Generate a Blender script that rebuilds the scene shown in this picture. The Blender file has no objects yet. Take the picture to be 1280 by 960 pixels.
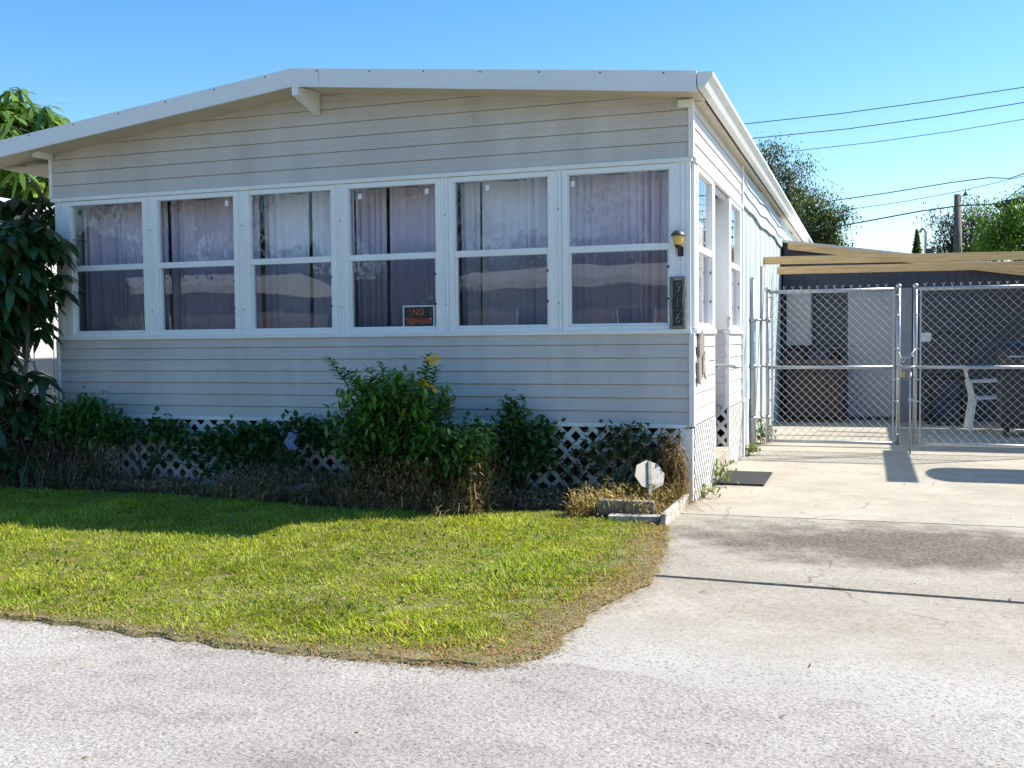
import bpy, bmesh, math, random
import numpy as np
from mathutils import Vector, Matrix
R = math.radians
random.seed(7); rng = np.random.default_rng(7)
S = bpy.context.scene
C = S.collection

# ------------------------------------------------------------------ camera
F, YAW, PITCH, ROLL = 1299.18, R(18.8685), R(2.5209), R(-0.5819)
CAM = Vector((1.2247, -7.7566, 1.25))
fwd = Vector((-math.sin(YAW)*math.cos(PITCH), math.cos(YAW)*math.cos(PITCH), -math.sin(PITCH)))
r0 = Vector((math.cos(YAW), math.sin(YAW), 0)); u0 = r0.cross(fwd)
rt = r0*math.cos(ROLL) + u0*math.sin(ROLL); up = rt.cross(fwd)
cam = bpy.data.cameras.new('camera'); co = bpy.data.objects.new('camera', cam); C.objects.link(co)
cam.sensor_width = 36; cam.lens = 36*F/1280; cam.clip_end = 2000; cam.clip_start = .05
M4 = Matrix.Identity(4)
for i in range(3):
    M4[i][0] = rt[i]; M4[i][1] = up[i]; M4[i][2] = -fwd[i]; M4[i][3] = CAM[i]
co.matrix_world = M4
S.camera = co

# ------------------------------------------------------------------ light
SUN = Vector((.87, .58, 1.0)).normalized()                 # towards the sun
w = bpy.data.worlds.new('World'); S.world = w; w.use_nodes = True
nt = w.node_tree; bg = nt.nodes['Background']
sky = nt.nodes.new('ShaderNodeTexSky'); sky.sky_type = 'NISHITA'; sky.sun_disc = False
sky.sun_elevation = math.asin(SUN.z); sky.sun_rotation = math.atan2(SUN.x, SUN.y)
sky.air_density = 1.0; sky.dust_density = .25; sky.ozone_density = 1.3
hs = nt.nodes.new('ShaderNodeHueSaturation'); hs.inputs['Saturation'].default_value = 1.38
nt.links.new(sky.outputs[0], hs.inputs['Color']); nt.links.new(hs.outputs[0], bg.inputs[0]); bg.inputs[1].default_value = .118
sl = bpy.data.lights.new('sun', 'SUN'); so = bpy.data.objects.new('sun', sl); C.objects.link(so)
sl.energy = 5.0; sl.angle = R(.5); sl.color = (1, .93, .82)
so.rotation_euler = SUN.to_track_quat('Z', 'Y').to_euler()
V = S.view_settings
V.view_transform = 'Standard'; V.look = 'None'; V.exposure = 0.9; V.gamma = 1; V.use_curve_mapping = False
S.cycles.max_bounces = 8; S.cycles.transparent_max_bounces = 24; S.cycles.use_denoising = True

# ------------------------------------------------------------------ helpers
def at(x, y, X=None, Y=None, Z=None):
    """the point where the sight line through photo pixel (x, y) meets a plane"""
    d = fwd + rt*((x-640)/F) + up*((480-y)/F)
    if X is not None: t = (X-CAM.x)/d.x
    elif Y is not None: t = (Y-CAM.y)/d.y
    else: t = (Z-CAM.z)/d.z
    return CAM + d*t

def mat(name, col, rough=.6, var=.12, scale=6, bump=0, bscale=60, metal=0, col2=None, stretch=(1, 1, 1), detail=5, spec=.5):
    m = bpy.data.materials.new(name); m.use_nodes = True
    t = m.node_tree; N = t.nodes; L = t.links; p = N['Principled BSDF']
    p.inputs['Roughness'].default_value = rough; p.inputs['Metallic'].default_value = metal
    p.inputs['Specular IOR Level'].default_value = spec
    tc = N.new('ShaderNodeTexCoord'); mp = N.new('ShaderNodeMapping'); mp.inputs['Scale'].default_value = stretch
    L.new(tc.outputs['Object'], mp.inputs[0])
    n = N.new('ShaderNodeTexNoise'); n.inputs['Scale'].default_value = scale; n.inputs['Detail'].default_value = detail
    n.inputs['Roughness'].default_value = .62
    L.new(mp.outputs[0], n.inputs['Vector'])
    r = N.new('ShaderNodeValToRGB'); r.color_ramp.elements[0].position = .32; r.color_ramp.elements[1].position = .68
    c2 = col2 or tuple(min(1, c*(1+var)) for c in col); c1 = col if col2 else tuple(c*(1-var) for c in col)
    r.color_ramp.elements[0].color = (*c1, 1); r.color_ramp.elements[1].color = (*c2, 1)
    L.new(n.outputs[0], r.inputs[0]); L.new(r.outputs[0], p.inputs['Base Color'])
    if bump:
        b = N.new('ShaderNodeTexNoise'); b.inputs['Scale'].default_value = bscale; b.inputs['Detail'].default_value = 4
        L.new(mp.outputs[0], b.inputs['Vector'])
        bp = N.new('ShaderNodeBump'); bp.inputs['Strength'].default_value = bump; bp.inputs['Distance'].default_value = .01
        L.new(b.outputs[0], bp.inputs['Height']); L.new(bp.outputs[0], p.inputs['Normal'])
    return m

def leafmat(name, trans=.3, rough=.5, spec=.35):
    m = bpy.data.materials.new(name); m.use_nodes = True
    t = m.node_tree; N = t.nodes; L = t.links; p = N['Principled BSDF']
    p.inputs['Roughness'].default_value = rough; p.inputs['Specular IOR Level'].default_value = spec
    a = N.new('ShaderNodeAttribute'); a.attribute_name = 'tint'
    L.new(a.outputs['Color'], p.inputs['Base Color'])
    tr = N.new('ShaderNodeBsdfTranslucent'); g = N.new('ShaderNodeMixRGB'); g.blend_type = 'MULTIPLY'; g.inputs[0].default_value = 1
    g.inputs[2].default_value = (1.5, 1.6, .6, 1)
    L.new(a.outputs['Color'], g.inputs[1]); L.new(g.outputs[0], tr.inputs[0])
    mx = N.new('ShaderNodeMixShader'); mx.inputs[0].default_value = trans
    L.new(p.outputs[0], mx.inputs[1]); L.new(tr.outputs[0], mx.inputs[2])
    L.new(mx.outputs[0], N['Material Output'].inputs[0])
    return m

def tag(o, label=None, cat=None, group=None, kind=None):
    if label: o['label'] = label
    if cat: o['category'] = cat
    if group: o['group'] = group
    if kind: o['kind'] = kind
    return o

def thing(name, label, cat, loc=(0, 0, 0), group=None, rz=0):
    o = bpy.data.objects.new(name, None); C.objects.link(o); o.location = loc; o.rotation_euler.z = rz
    o.empty_display_size = .1
    return tag(o, label, cat, group)

def base_of(p):
    v = Vector((0, 0, 0))
    while p is not None: v += p.location; p = p.parent
    return v

class MB:
    """collects shapes in world coordinates; build() links them as one mesh object"""
    def __init__(s): s.v = []; s.f = []; s.sm = []
    def add(s, v, f, smooth=False):
        n = len(s.v); s.v += [tuple(p) for p in v]; s.f += [[i+n for i in q] for q in f]; s.sm += [smooth]*len(f); return s
    def box(s, x0, x1, y0, y1, z0, z1):
        v = [(x, y, z) for z in (z0, z1) for y in (y0, y1) for x in (x0, x1)]
        return s.add(v, [(0, 2, 3, 1), (4, 5, 7, 6), (0, 1, 5, 4), (2, 6, 7, 3), (0, 4, 6, 2), (1, 3, 7, 5)])
    def bar(s, a, b, wd, ht, upv=(0, 0, 1)):
        a = Vector(a); b = Vector(b); d = (b-a).normalized(); sd = d.cross(Vector(upv))
        if sd.length < 1e-5: sd = d.cross(Vector((0, 1, 0)))
        sd.normalize(); u = sd.cross(d); sd = sd*wd/2; u = u*ht/2
        v = [p+i*sd+j*u for p in (a, b) for j in (-1, 1) for i in (-1, 1)]
        return s.add(v, [(0, 2, 3, 1), (4, 5, 7, 6), (0, 1, 5, 4), (2, 6, 7, 3), (0, 4, 6, 2), (1, 3, 7, 5)])
    def tube(s, path, r, n=8, smooth=True, cap=True):
        path = [Vector(p) for p in path]; rr = r if isinstance(r, (list, tuple)) else [r]*len(path)
        vs = []; fs = []; ref = None
        for i, p in enumerate(path):
            d = (path[min(i+1, len(path)-1)] - path[max(i-1, 0)]).normalized()
            if ref is None: ref = d.orthogonal().normalized()
            ref = (ref - d*ref.dot(d)).normalized(); q = d.cross(ref)
            for k in range(n):
                a = 2*math.pi*k/n; vs.append(p + (ref*math.cos(a)+q*math.sin(a))*rr[i])
        for i in range(len(path)-1):
            for k in range(n):
                fs.append((i*n+k, i*n+(k+1) % n, (i+1)*n+(k+1) % n, (i+1)*n+k))
        if cap: fs += [tuple(range(n-1, -1, -1)), tuple(range((len(path)-1)*n, len(path)*n))]
        return s.add(vs, fs, smooth)
    def lathe(s, c, prof, n=16, smooth=True):
        vs = []; fs = []; c = Vector(c)
        for r, z in prof:
            for k in range(n):
                a = 2*math.pi*k/n; vs.append(c+Vector((r*math.cos(a), r*math.sin(a), z)))
        for i in range(len(prof)-1):
            for k in range(n): fs.append((i*n+k, i*n+(k+1) % n, (i+1)*n+(k+1) % n, (i+1)*n+k))
        fs += [tuple(range(n-1, -1, -1)), tuple(range((len(prof)-1)*n, len(prof)*n))]
        return s.add(vs, fs, smooth)
    def prism(s, poly, ext):
        n = len(poly); e = Vector(ext); v = [Vector(p) for p in poly]; v += [p+e for p in v]
        return s.add(v, [tuple(range(n-1, -1, -1)), tuple(range(n, 2*n))] + [(i, (i+1) % n, n+(i+1) % n, n+i) for i in range(n)])
    def quad(s, *p): return s.add(p, [tuple(range(len(p)))])
    def ball(s, c, r, seed=0, jit=0, sq=(1, 1, 1), n=2):
        bm = bmesh.new(); bmesh.ops.create_icosphere(bm, subdivisions=n, radius=1); rr = random.Random(seed)
        bm.verts.ensure_lookup_table()
        v = [Vector(c)+Vector((q.co.x*sq[0], q.co.y*sq[1], q.co.z*sq[2]))*r*(1+rr.uniform(-jit, jit)) for q in bm.verts]
        f = [[x.index for x in q.verts] for q in bm.faces]; bm.free()
        return s.add(v, f, jit == 0)
    def build(s, name, m, parent=None, bev=0, cut=None):
        o0 = base_of(parent)
        me = bpy.data.meshes.new(name)
        me.from_pydata([(v[0]-o0.x, v[1]-o0.y, v[2]-o0.z) for v in s.v], [], s.f)
        me.polygons.foreach_set('use_smooth', s.sm); me.materials.append(m); me.update()
        bm = bmesh.new(); bm.from_mesh(me)
        if cut:
            for co_, no in cut:
                bmesh.ops.bisect_plane(bm, geom=bm.verts[:]+bm.edges[:]+bm.faces[:], plane_co=Vector(co_)-o0, plane_no=no, clear_outer=True)
        bmesh.ops.recalc_face_normals(bm, faces=bm.faces[:])
        bm.to_mesh(me); bm.free()
        o = bpy.data.objects.new(name, me); C.objects.link(o); o.parent = parent
        if bev:
            b = o.modifiers.new('bevel', 'BEVEL'); b.width = bev; b.segments = 2; b.limit_method = 'ANGLE'
        return o

def each(name, m, parent, boxes, bev=0):
    return [MB().box(*b).build(name, m, parent, bev) for b in boxes]

def nrm(a): return a/np.maximum(np.linalg.norm(a, axis=-1, keepdims=True), 1e-9)

def strips(name, m, base, d, L, W, droop, col, parent=None, prof=(.25, 1, .75, .06), side=None, fold=0.0):
    """many narrow leaves or blades: base (N,3), direction, length, width, droop, colour; one mesh"""
    base = np.asarray(base, float); N = len(base); d = nrm(np.asarray(d, float))
    L = np.broadcast_to(L, N).astype(float); W = np.broadcast_to(W, N).astype(float); droop = np.broadcast_to(droop, N).astype(float)
    if side is None:
        sd = np.cross(d, np.array([0, 0, 1.])); bad = np.linalg.norm(sd, axis=1) < .15
        sd[bad] = np.stack([np.cos(rng.uniform(0, 7, bad.sum())), np.sin(rng.uniform(0, 7, bad.sum())), np.zeros(bad.sum())], 1)
    else: sd = np.asarray(side, float)
    sd = nrm(sd - d*(sd*d).sum(1, keepdims=True)); k = len(prof)
    nr = np.cross(sd, d)
    P = np.empty((N, k, 2, 3), np.float32)
    for i in range(k):
        t = i/(k-1)
        c = base + d*(L*t)[:, None]; c[:, 2] -= droop*L*t*t
        P[:, i, 0] = c - sd*(W*prof[i]/2)[:, None] + nr*(fold*W*prof[i])[:, None]
        P[:, i, 1] = c + sd*(W*prof[i]/2)[:, None] + nr*(fold*W*prof[i]*(-.3))[:, None]
    o0 = base_of(parent); P -= np.array(o0, np.float32)
    nv = N*k*2; ids = np.arange(N)[:, None]*(k*2) + np.arange(k-1)[None]*2
    Q = np.stack([ids, ids+1, ids+3, ids+2], -1).reshape(-1)
    nf = N*(k-1)
    me = bpy.data.meshes.new(name); me.vertices.add(nv); me.vertices.foreach_set('co', P.reshape(-1))
    me.loops.add(nf*4); me.loops.foreach_set('vertex_index', Q.astype(np.int32))
    me.polygons.add(nf); me.polygons.foreach_set('loop_start', np.arange(0, nf*4, 4, dtype=np.int32))
    me.update(calc_edges=True)
    me.polygons.foreach_set('use_smooth', np.ones(nf, bool))
    a = me.attributes.new('tint', 'FLOAT_COLOR', 'POINT')
    col = np.broadcast_to(np.asarray(col, np.float32), (N, 3))
    cc = np.ones((N, k*2, 4), np.float32); cc[:, :, :3] = col[:, None, :]
    a.data.foreach_set('color', cc.reshape(-1))
    me.materials.append(m)
    o = bpy.data.objects.new(name, me); C.objects.link(o); o.parent = parent
    return o

def mixcol(c1, c2, N, jit=.2, pw=1.0):
    t = rng.uniform(0, 1, (N, 1))**pw
    return (np.array(c1)*(1-t)+np.array(c2)*t) * rng.uniform(1-jit, 1+jit, (N, 1))

def rdir(N, up=0.0, spread=1.0):
    v = rng.normal(0, spread, (N, 3)); v[:, 2] += up; return nrm(v)

def inpoly(x, y, poly):
    ins = np.zeros(len(x), bool); n = len(poly)
    for i in range(n):
        x1, y1 = poly[i]; x2, y2 = poly[(i+1) % n]
        c = ((y1 > y) != (y2 > y)) & (x < (x2-x1)*(y-y1)/((y2-y1) or 1e-9)+x1)
        ins ^= c
    return ins

def text(name, s, m, parent, loc, size, normal='front', shear=0, depth=.0015, space=1.0, xs=1.0, off=0):
    cu = bpy.data.curves.new(name, 'FONT'); cu.body = s; cu.size = size; cu.align_x = 'CENTER'; cu.align_y = 'CENTER'
    cu.shear = shear; cu.extrude = depth; cu.space_character = space; cu.offset = off
    tmp = bpy.data.objects.new(name+'_t', cu); C.objects.link(tmp)
    dg = bpy.context.evaluated_depsgraph_get(); me = bpy.data.meshes.new_from_object(tmp.evaluated_get(dg))
    bpy.data.objects.remove(tmp)
    o = bpy.data.objects.new(name, me); C.objects.link(o); me.materials.clear(); me.materials.append(m)
    o.parent = parent; o.location = Vector(loc)-base_of(parent); o.rotation_euler = (R(90), 0, 0); o.scale = (xs, 1, 1)
    return o

# ------------------------------------------------------------------ materials
m_siding = mat('vinyl siding', (.555, .525, .505), .55, .10, 2.2, .06, 200, stretch=(1.6, 1, .35))
m_sidewh = mat('side siding', (.60, .59, .585), .5, .05, 3, stretch=(2, .4, 2))
m_white = mat('white aluminium', (.82, .83, .84), .42, .04, 4)
m_trim = mat('white painted trim', (.80, .80, .79), .5, .05, 5)
m_fascia = mat('fascia metal', (.76, .77, .78), .45, .03, 2)
m_soffit = mat('soffit cream', (.60, .54, .42), .6, .06, 5)
m_roof = mat('roof coating', (.62, .62, .60), .7, .1, 3)
m_blue = mat('pale blue panel', (.42, .50, .53), .6, .14, 3, .1, 40, stretch=(8, 8, .6))
m_lat = mat('lattice plastic', (.70, .70, .70), .5, .09, 9)
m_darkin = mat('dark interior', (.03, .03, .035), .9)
m_screw = mat('screw head', (.06, .06, .06), .5)
m_curt = mat('lavender curtain cloth', (.74, .64, .76), .9, .06, 12, .1, 300, stretch=(1, 1, .2))
m_curt3 = mat('pale lavender cloth', (.86, .80, .88), .9, .06, 12, .1, 300, stretch=(1, 1, .2))
m_curt2 = mat('pale cream curtain cloth', (.60, .56, .54), .9, .06, 12)
m_black = mat('black plastic', (.02, .02, .022), .45)
m_galv = mat('galvanised steel', (.42, .44, .46), .42, .12, 30, 0, 60, .75)
m_wire = mat('zinc wire', (.36, .38, .40), .45, .1, 30, 0, 60, .6)
m_wood = mat('new pine', (.64, .36, .14), .65, .2, 5, .15, 60, col2=(.86, .59, .29), stretch=(.5, 8, 8))
m_oldw = mat('weathered wood', (.20, .18, .16), .85, .35, 12, .5, 50, stretch=(8, 8, 1))
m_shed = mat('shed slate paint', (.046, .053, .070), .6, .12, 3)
m_door = mat('door white', (.36, .36, .37), .5, .05, 3)
m_rubber = mat('black rubber mat', (.022, .022, .024), .85, .3, 60, .8, 120)
m_stone = mat('white stone', (.50, .50, .48), .8, .25, 12, .4, 40)
m_plas = mat('white plastic', (.72, .72, .72), .35, .04, 5)
m_bark = mat('bark', (.14, .11, .085), .9, .35, 10, .8, 30, stretch=(3, 3, .6))
m_stem = mat('green stem', (.10, .11, .05), .7, .3, 10)
m_cable = mat('black cable', (.06, .07, .08), .6)
m_pole = mat('pole wood', (.16, .13, .11), .85, .25, 6, .3, 40, stretch=(3, 3, .3))
m_orange = mat('orange print', (.75, .13, .03), .5)
m_leaf = leafmat('leaf', .28)
m_leafg = leafmat('glossy leaf', .2, .32, .5)
m_dry = leafmat('dry leaf', .15, .8, .1)
m_grass = leafmat('grass blade', .35, .55, .3)
m_petal = leafmat('petal', .3, .6, .2)

def glass(name, refl=.08, tint=(.92, .94, .95)):
    m = bpy.data.materials.new(name); m.use_nodes = True; t = m.node_tree; N = t.nodes; L = t.links
    N.remove(N['Principled BSDF'])
    ge = N.new('ShaderNodeNewGeometry'); dp = N.new('ShaderNodeVectorMath'); dp.operation = 'DOT_PRODUCT'
    L.new(ge.outputs['Normal'], dp.inputs[0]); L.new(ge.outputs['Incoming'], dp.inputs[1])
    ab = N.new('ShaderNodeMath'); ab.operation = 'ABSOLUTE'; L.new(dp.outputs['Value'], ab.inputs[0])
    om = N.new('ShaderNodeMath'); om.operation = 'SUBTRACT'; om.inputs[0].default_value = 1; L.new(ab.outputs[0], om.inputs[1])
    pw = N.new('ShaderNodeMath'); pw.operation = 'POWER'; pw.inputs[1].default_value = 4.2; L.new(om.outputs[0], pw.inputs[0])
    fr = N.new('ShaderNodeMapRange'); fr.inputs[3].default_value = refl; fr.inputs[4].default_value = 1; L.new(pw.outputs[0], fr.inputs[0])
    tr = N.new('ShaderNodeBsdfTransparent'); tr.inputs[0].default_value = (*tint, 1)
    gl = N.new('ShaderNodeBsdfGlossy'); gl.inputs['Roughness'].default_value = .0; gl.inputs['Color'].default_value = (.95, .97, 1, 1)
    tc = N.new('ShaderNodeTexCoord'); n = N.new('ShaderNodeTexNoise'); n.inputs['Scale'].default_value = 2.2; n.inputs['Detail'].default_value = 1
    L.new(tc.outputs['Object'], n.inputs['Vector'])
    bp = N.new('ShaderNodeBump'); bp.inputs['Strength'].default_value = .06; bp.inputs['Distance'].default_value = .02
    L.new(n.outputs[0], bp.inputs['Height']); L.new(bp.outputs[0], gl.inputs['Normal'])
    mx = N.new('ShaderNodeMixShader'); L.new(fr.outputs[0], mx.inputs[0]); L.new(tr.outputs[0], mx.inputs[1]); L.new(gl.outputs[0], mx.inputs[2])
    L.new(mx.outputs[0], N['Material Output'].inputs[0]); return m
m_glass = glass('window glass', .052)

def screenmat():
    m = bpy.data.materials.new('insect screen'); m.use_nodes = True; t = m.node_tree; N = t.nodes; L = t.links
    p = N['Principled BSDF']; p.inputs['Base Color'].default_value = (.035, .03, .035, 1); p.inputs['Roughness'].default_value = .8
    tr = N.new('ShaderNodeBsdfTransparent'); mx = N.new('ShaderNodeMixShader')
    tc = N.new('ShaderNodeTexCoord'); n = N.new('ShaderNodeTexNoise'); n.inputs['Scale'].default_value = 3
    L.new(tc.outputs['Object'], n.inputs['Vector'])
    mr = N.new('ShaderNodeMapRange'); mr.inputs[3].default_value = .42; mr.inputs[4].default_value = .56
    L.new(n.outputs[0], mr.inputs[0]); L.new(mr.outputs[0], mx.inputs[0])
    L.new(tr.outputs[0], mx.inputs[1]); L.new(p.outputs[0], mx.inputs[2]); L.new(mx.outputs[0], N['Material Output'].inputs[0]); return m
m_screen = screenmat()

def road_mat():
    m = bpy.data.materials.new('pale chip road'); m.use_nodes = True; t = m.node_tree; N = t.nodes; L = t.links; p = N['Principled BSDF']
    p.inputs['Roughness'].default_value = .9; p.inputs['Specular IOR Level'].default_value = .2
    tc = N.new('ShaderNodeTexCoord'); mp = N.new('ShaderNodeMapping'); mp.inputs['Rotation'].default_value = (0, 0, R(-14)); mp.inputs['Scale'].default_value = (.8, 1, 1)
    L.new(tc.outputs['Object'], mp.inputs[0])
    def noise(s, d, v=mp.outputs[0], rg=.6):
        n = N.new('ShaderNodeTexNoise'); n.inputs['Scale'].default_value = s; n.inputs['Detail'].default_value = d; n.inputs['Roughness'].default_value = rg
        L.new(v, n.inputs['Vector']); return n.outputs[0]
    def ramp(i, a, b, c1, c2):
        r = N.new('ShaderNodeValToRGB'); r.color_ramp.elements[0].position = a; r.color_ramp.elements[1].position = b
        r.color_ramp.elements[0].color = (*c1, 1); r.color_ramp.elements[1].color = (*c2, 1); L.new(i, r.inputs[0]); return r.outputs[0]
    def mul(a, b, f=1):
        x = N.new('ShaderNodeMixRGB'); x.blend_type = 'MULTIPLY'; x.inputs[0].default_value = f; L.new(a, x.inputs[1]); L.new(b, x.inputs[2]); return x.outputs[0]
    big = ramp(noise(.8, 4), .35, .7, (.42, .398, .362), (.50, .477, .438))
    vo = N.new('ShaderNodeTexVoronoi'); vo.inputs['Scale'].default_value = 120; L.new(mp.outputs[0], vo.inputs['Vector'])
    chips = ramp(vo.outputs['Color'], .05, .6, (.66, .65, .64), (1, 1, 1))
    gaps = ramp(noise(80, 5, rg=.8), .36, .48, (.26, .25, .24), (1, 1, 1))
    c = mul(mul(big, chips, .8), gaps, .85)
    c = mul(c, ramp(noise(.45, 5, rg=.65), .38, .58, (.84, .82, .82), (1, 1, 1)), 1)
    c = mul(c, ramp(noise(5, 6, rg=.7), .34, .5, (.76, .75, .74), (1, 1, 1)), .8)
    L.new(c, p.inputs['Base Color'])
    bp = N.new('ShaderNodeBump'); bp.inputs['Strength'].default_value = 1; bp.inputs['Distance'].default_value = .009
    L.new(noise(60, 4, rg=.65), bp.inputs['Height']); L.new(bp.outputs[0], p.inputs['Normal'])
    return m
m_road = road_mat()

def conc_mat(name, c1, c2, stain=None, grit=.5, fade=False):
    m = bpy.data.materials.new(name); m.use_nodes = True; t = m.node_tree; N = t.nodes; L = t.links; p = N['Principled BSDF']
    p.inputs['Roughness'].default_value = .85; p.inputs['Specular IOR Level'].default_value = .25
    tc = N.new('ShaderNodeTexCoord'); V0 = tc.outputs['Object']
    def noise(s, d, rg=.6, st=(1, 1, 1)):
        mp = N.new('ShaderNodeMapping'); mp.inputs['Scale'].default_value = st; L.new(V0, mp.inputs[0])
        n = N.new('ShaderNodeTexNoise'); n.inputs['Scale'].default_value = s; n.inputs['Detail'].default_value = d; n.inputs['Roughness'].default_value = rg
        L.new(mp.outputs[0], n.inputs['Vector']); return n.outputs[0]
    def ramp(i, a, b, k1, k2):
        r = N.new('ShaderNodeValToRGB'); r.color_ramp.elements[0].position = a; r.color_ramp.elements[1].position = b
        r.color_ramp.elements[0].color = (*k1, 1); r.color_ramp.elements[1].color = (*k2, 1); L.new(i, r.inputs[0]); return r.outputs[0]
    def mix(a, b, f=1, mode='MULTIPLY', fac=None):
        x = N.new('ShaderNodeMixRGB'); x.blend_type = mode; x.inputs[0].default_value = f
        if fac: L.new(fac, x.inputs[0])
        L.new(a, x.inputs[1]); L.new(b, x.inputs[2]); return x.outputs[0]
    c = ramp(noise(1.3, 6, .65), .33, .68, c1, c2)
    c = mix(c, ramp(noise(3.2, 7, .7, (1, 1.25, 1)), .36, .6, (.82, .79, .75), (1, 1, 1)), .7)
    c = mix(c, ramp(noise(52, 4, .75), .36, .54, (.66, .64, .61), (1, 1, 1)), grit)
    if stain:                                           # a worn dark patch with its own shape
        x0, y0, rx, ry = stain
        mp = N.new('ShaderNodeMapping'); mp.inputs['Location'].default_value = (-x0/rx, -y0/ry, 0); mp.inputs['Scale'].default_value = (1/rx, 1/ry, 0)
        L.new(V0, mp.inputs[0])
        ln = N.new('ShaderNodeVectorMath'); ln.operation = 'LENGTH'; L.new(mp.outputs[0], ln.inputs[0])
        ad = N.new('ShaderNodeMath'); ad.operation = 'MULTIPLY_ADD'; ad.inputs[1].default_value = 1.9; L.new(noise(2.6, 7, .72), ad.inputs[0]); L.new(ln.outputs['Value'], ad.inputs[2])
        f = ramp(ad.outputs[0], .62, 1, (1, 1, 1), (0, 0, 0))
        mr = N.new('ShaderNodeMapRange'); mr.inputs[1].default_value = 1.45; mr.inputs[2].default_value = 2.05; mr.inputs[3].default_value = 1; mr.inputs[4].default_value = 0
        L.new(ad.outputs[0], mr.inputs[0])
        sp = ramp(noise(42, 5, .85), .40, .60, (.20, .185, .17), (.66, .635, .61))
        c = mix(c, mix(c, sp, 1), 1, 'MIX', mr.outputs[0])
    # hairline cracks
    wn = N.new('ShaderNodeTexNoise'); wn.inputs['Scale'].default_value = 2.5; wn.inputs['Detail'].default_value = 5; L.new(V0, wn.inputs['Vector'])
    wa = N.new('ShaderNodeMixRGB'); wa.blend_type = 'ADD'; wa.inputs[0].default_value = .22; L.new(V0, wa.inputs[1]); L.new(wn.outputs['Color'], wa.inputs[2])
    vo = N.new('ShaderNodeTexVoronoi'); vo.feature = 'DISTANCE_TO_EDGE'; vo.inputs['Scale'].default_value = .55; L.new(wa.outputs[0], vo.inputs['Vector'])
    ck = ramp(vo.outputs['Distance'], .0008, .0032, (.55, .52, .48), (1, 1, 1))
    msk = ramp(noise(1.1, 2), .48, .56, (0, 0, 0), (1, 1, 1))
    c = mix(c, mix(c, ck, 1), 1, 'MIX', msk)
    c = mix(c, ramp(noise(24, 6, .8), .34, .48, (.60, .58, .55), (1, 1, 1)), .55)
    if fade:                                            # road grit worn onto the apron
        sx = N.new('ShaderNodeSeparateXYZ'); L.new(V0, sx.inputs[0]); ma = N.new('ShaderNodeMath'); ma.operation = 'MULTIPLY_ADD'; ma.inputs[1].default_value = .9; L.new(noise(3, 8, .75), ma.inputs[0]); L.new(sx.outputs['Y'], ma.inputs[2])
        mr = N.new('ShaderNodeMapRange'); mr.inputs[1].default_value = -2.75; mr.inputs[2].default_value = -3.3; L.new(ma.outputs[0], mr.inputs[0])
        rc = mix(ramp(noise(.8, 4), .35, .7, (.40, .378, .342), (.48, .457, .418)), ramp(noise(70, 5, .75), .36, .50, (.34, .33, .32), (1, 1, 1)), .85)
        c = mix(c, rc, 1, 'MIX', mr.outputs[0])
    L.new(c, p.inputs['Base Color'])
    bp = N.new('ShaderNodeBump'); bp.inputs['Strength'].default_value = .6; bp.inputs['Distance'].default_value = .006
    L.new(noise(90, 5, .7), bp.inputs['Height']); L.new(bp.outputs[0], p.inputs['Normal'])
    return m
m_conc = conc_mat('driveway concrete', (.375, .343, .28), (.48, .445, .37), None, .35)
m_conc2 = conc_mat('stained concrete', (.345, .318, .268), (.445, .413, .353), (1.6, -1.2, 1.75, .74), 1)
m_apron = conc_mat('apron concrete', (.35, .32, .268), (.455, .42, .353), None, .8, True)
m_soil = mat('soil', (.085, .060, .040), .95, .4, 14, .8, 60)
m_turf = mat('turf soil', (.10, .11, .03), .95, .4, 11, .8, 60, col2=(.24, .19, .10))
m_land = mat('land', (.07, .085, .03), .95, .4, .8, .4, 10)

# ------------------------------------------------------------------ ground, road, driveway, lawn
o = MB(); o.quad((-400, -400, -.035), (400, -400, -.035), (400, 400, -.035), (-400, 400, -.035)); tag(o.build('ground', m_land), kind='structure')
o = MB(); o.quad((-60, -11, -.014), (60, -11, -.014), (60, -3.3, -.014), (-60, -3.3, -.014)); tag(o.build('road', m_road), kind='structure')

def slab(name, m, x0, x1, ya, yb, top, thick=.1, seed=0, amp=.008, ramp_=False):
    """concrete slab with slightly ragged front and rear edges; ya, yb are functions of x"""
    rr = random.Random(seed); n = 70; xs = [x0+(x1-x0)*i/n for i in range(n+1)]
    a = [(x, ya(x)+rr.uniform(-amp, amp)) for x in xs]; b = [(x, yb(x)+rr.uniform(-amp, amp)) for x in xs]
    v = []; f = []
    for i in range(n+1):
        v += [(*a[i], top), (*b[i], top), (*a[i], top-thick), (*b[i], top-thick)]
    for i in range(n):
        k = 4*i
        f += [(k, k+4, k+5, k+1), (k, k+2, k+6, k+4), (k+1, k+5, k+7, k+3)]
    f += [(0, 1, 3, 2), (4*n, 4*n+2, 4*n+3, 4*n+1)]
    if ramp_:                                           # feather the front edge down to the road
        k0 = len(v)
        for x, y in a: v.append((x, y-.16, -.0143))
        for i in range(n): f.append((k0+i, k0+i+1, 4*(i+1), 4*i))
    o = MB(); o.add(v, f); return tag(o.build(name, m), kind='structure')
j1 = lambda x: -2.385-.04*(x-.18)
j2 = lambda x: -.46+.03*x
slab('driveway', m_conc, -.06, 5.2, lambda x: j2(x)+.004, lambda x: 8.36, 0, seed=1, amp=.002)
slab('driveway', m_conc2, -.3, 5.2, lambda x: j1(x)+.007, lambda x: j2(x)-.004, -.002, seed=2, amp=.003)
edge = lambda x: -3.86+.05*math.sin(3.1*x+1)+.04*math.sin(7.7*x)+.02*math.sin(17*x)
slab('driveway', m_apron, -.35, 5.2, edge, lambda x: j1(x)-.007, -.0100, seed=3, amp=.003, ramp_=True)

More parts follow.
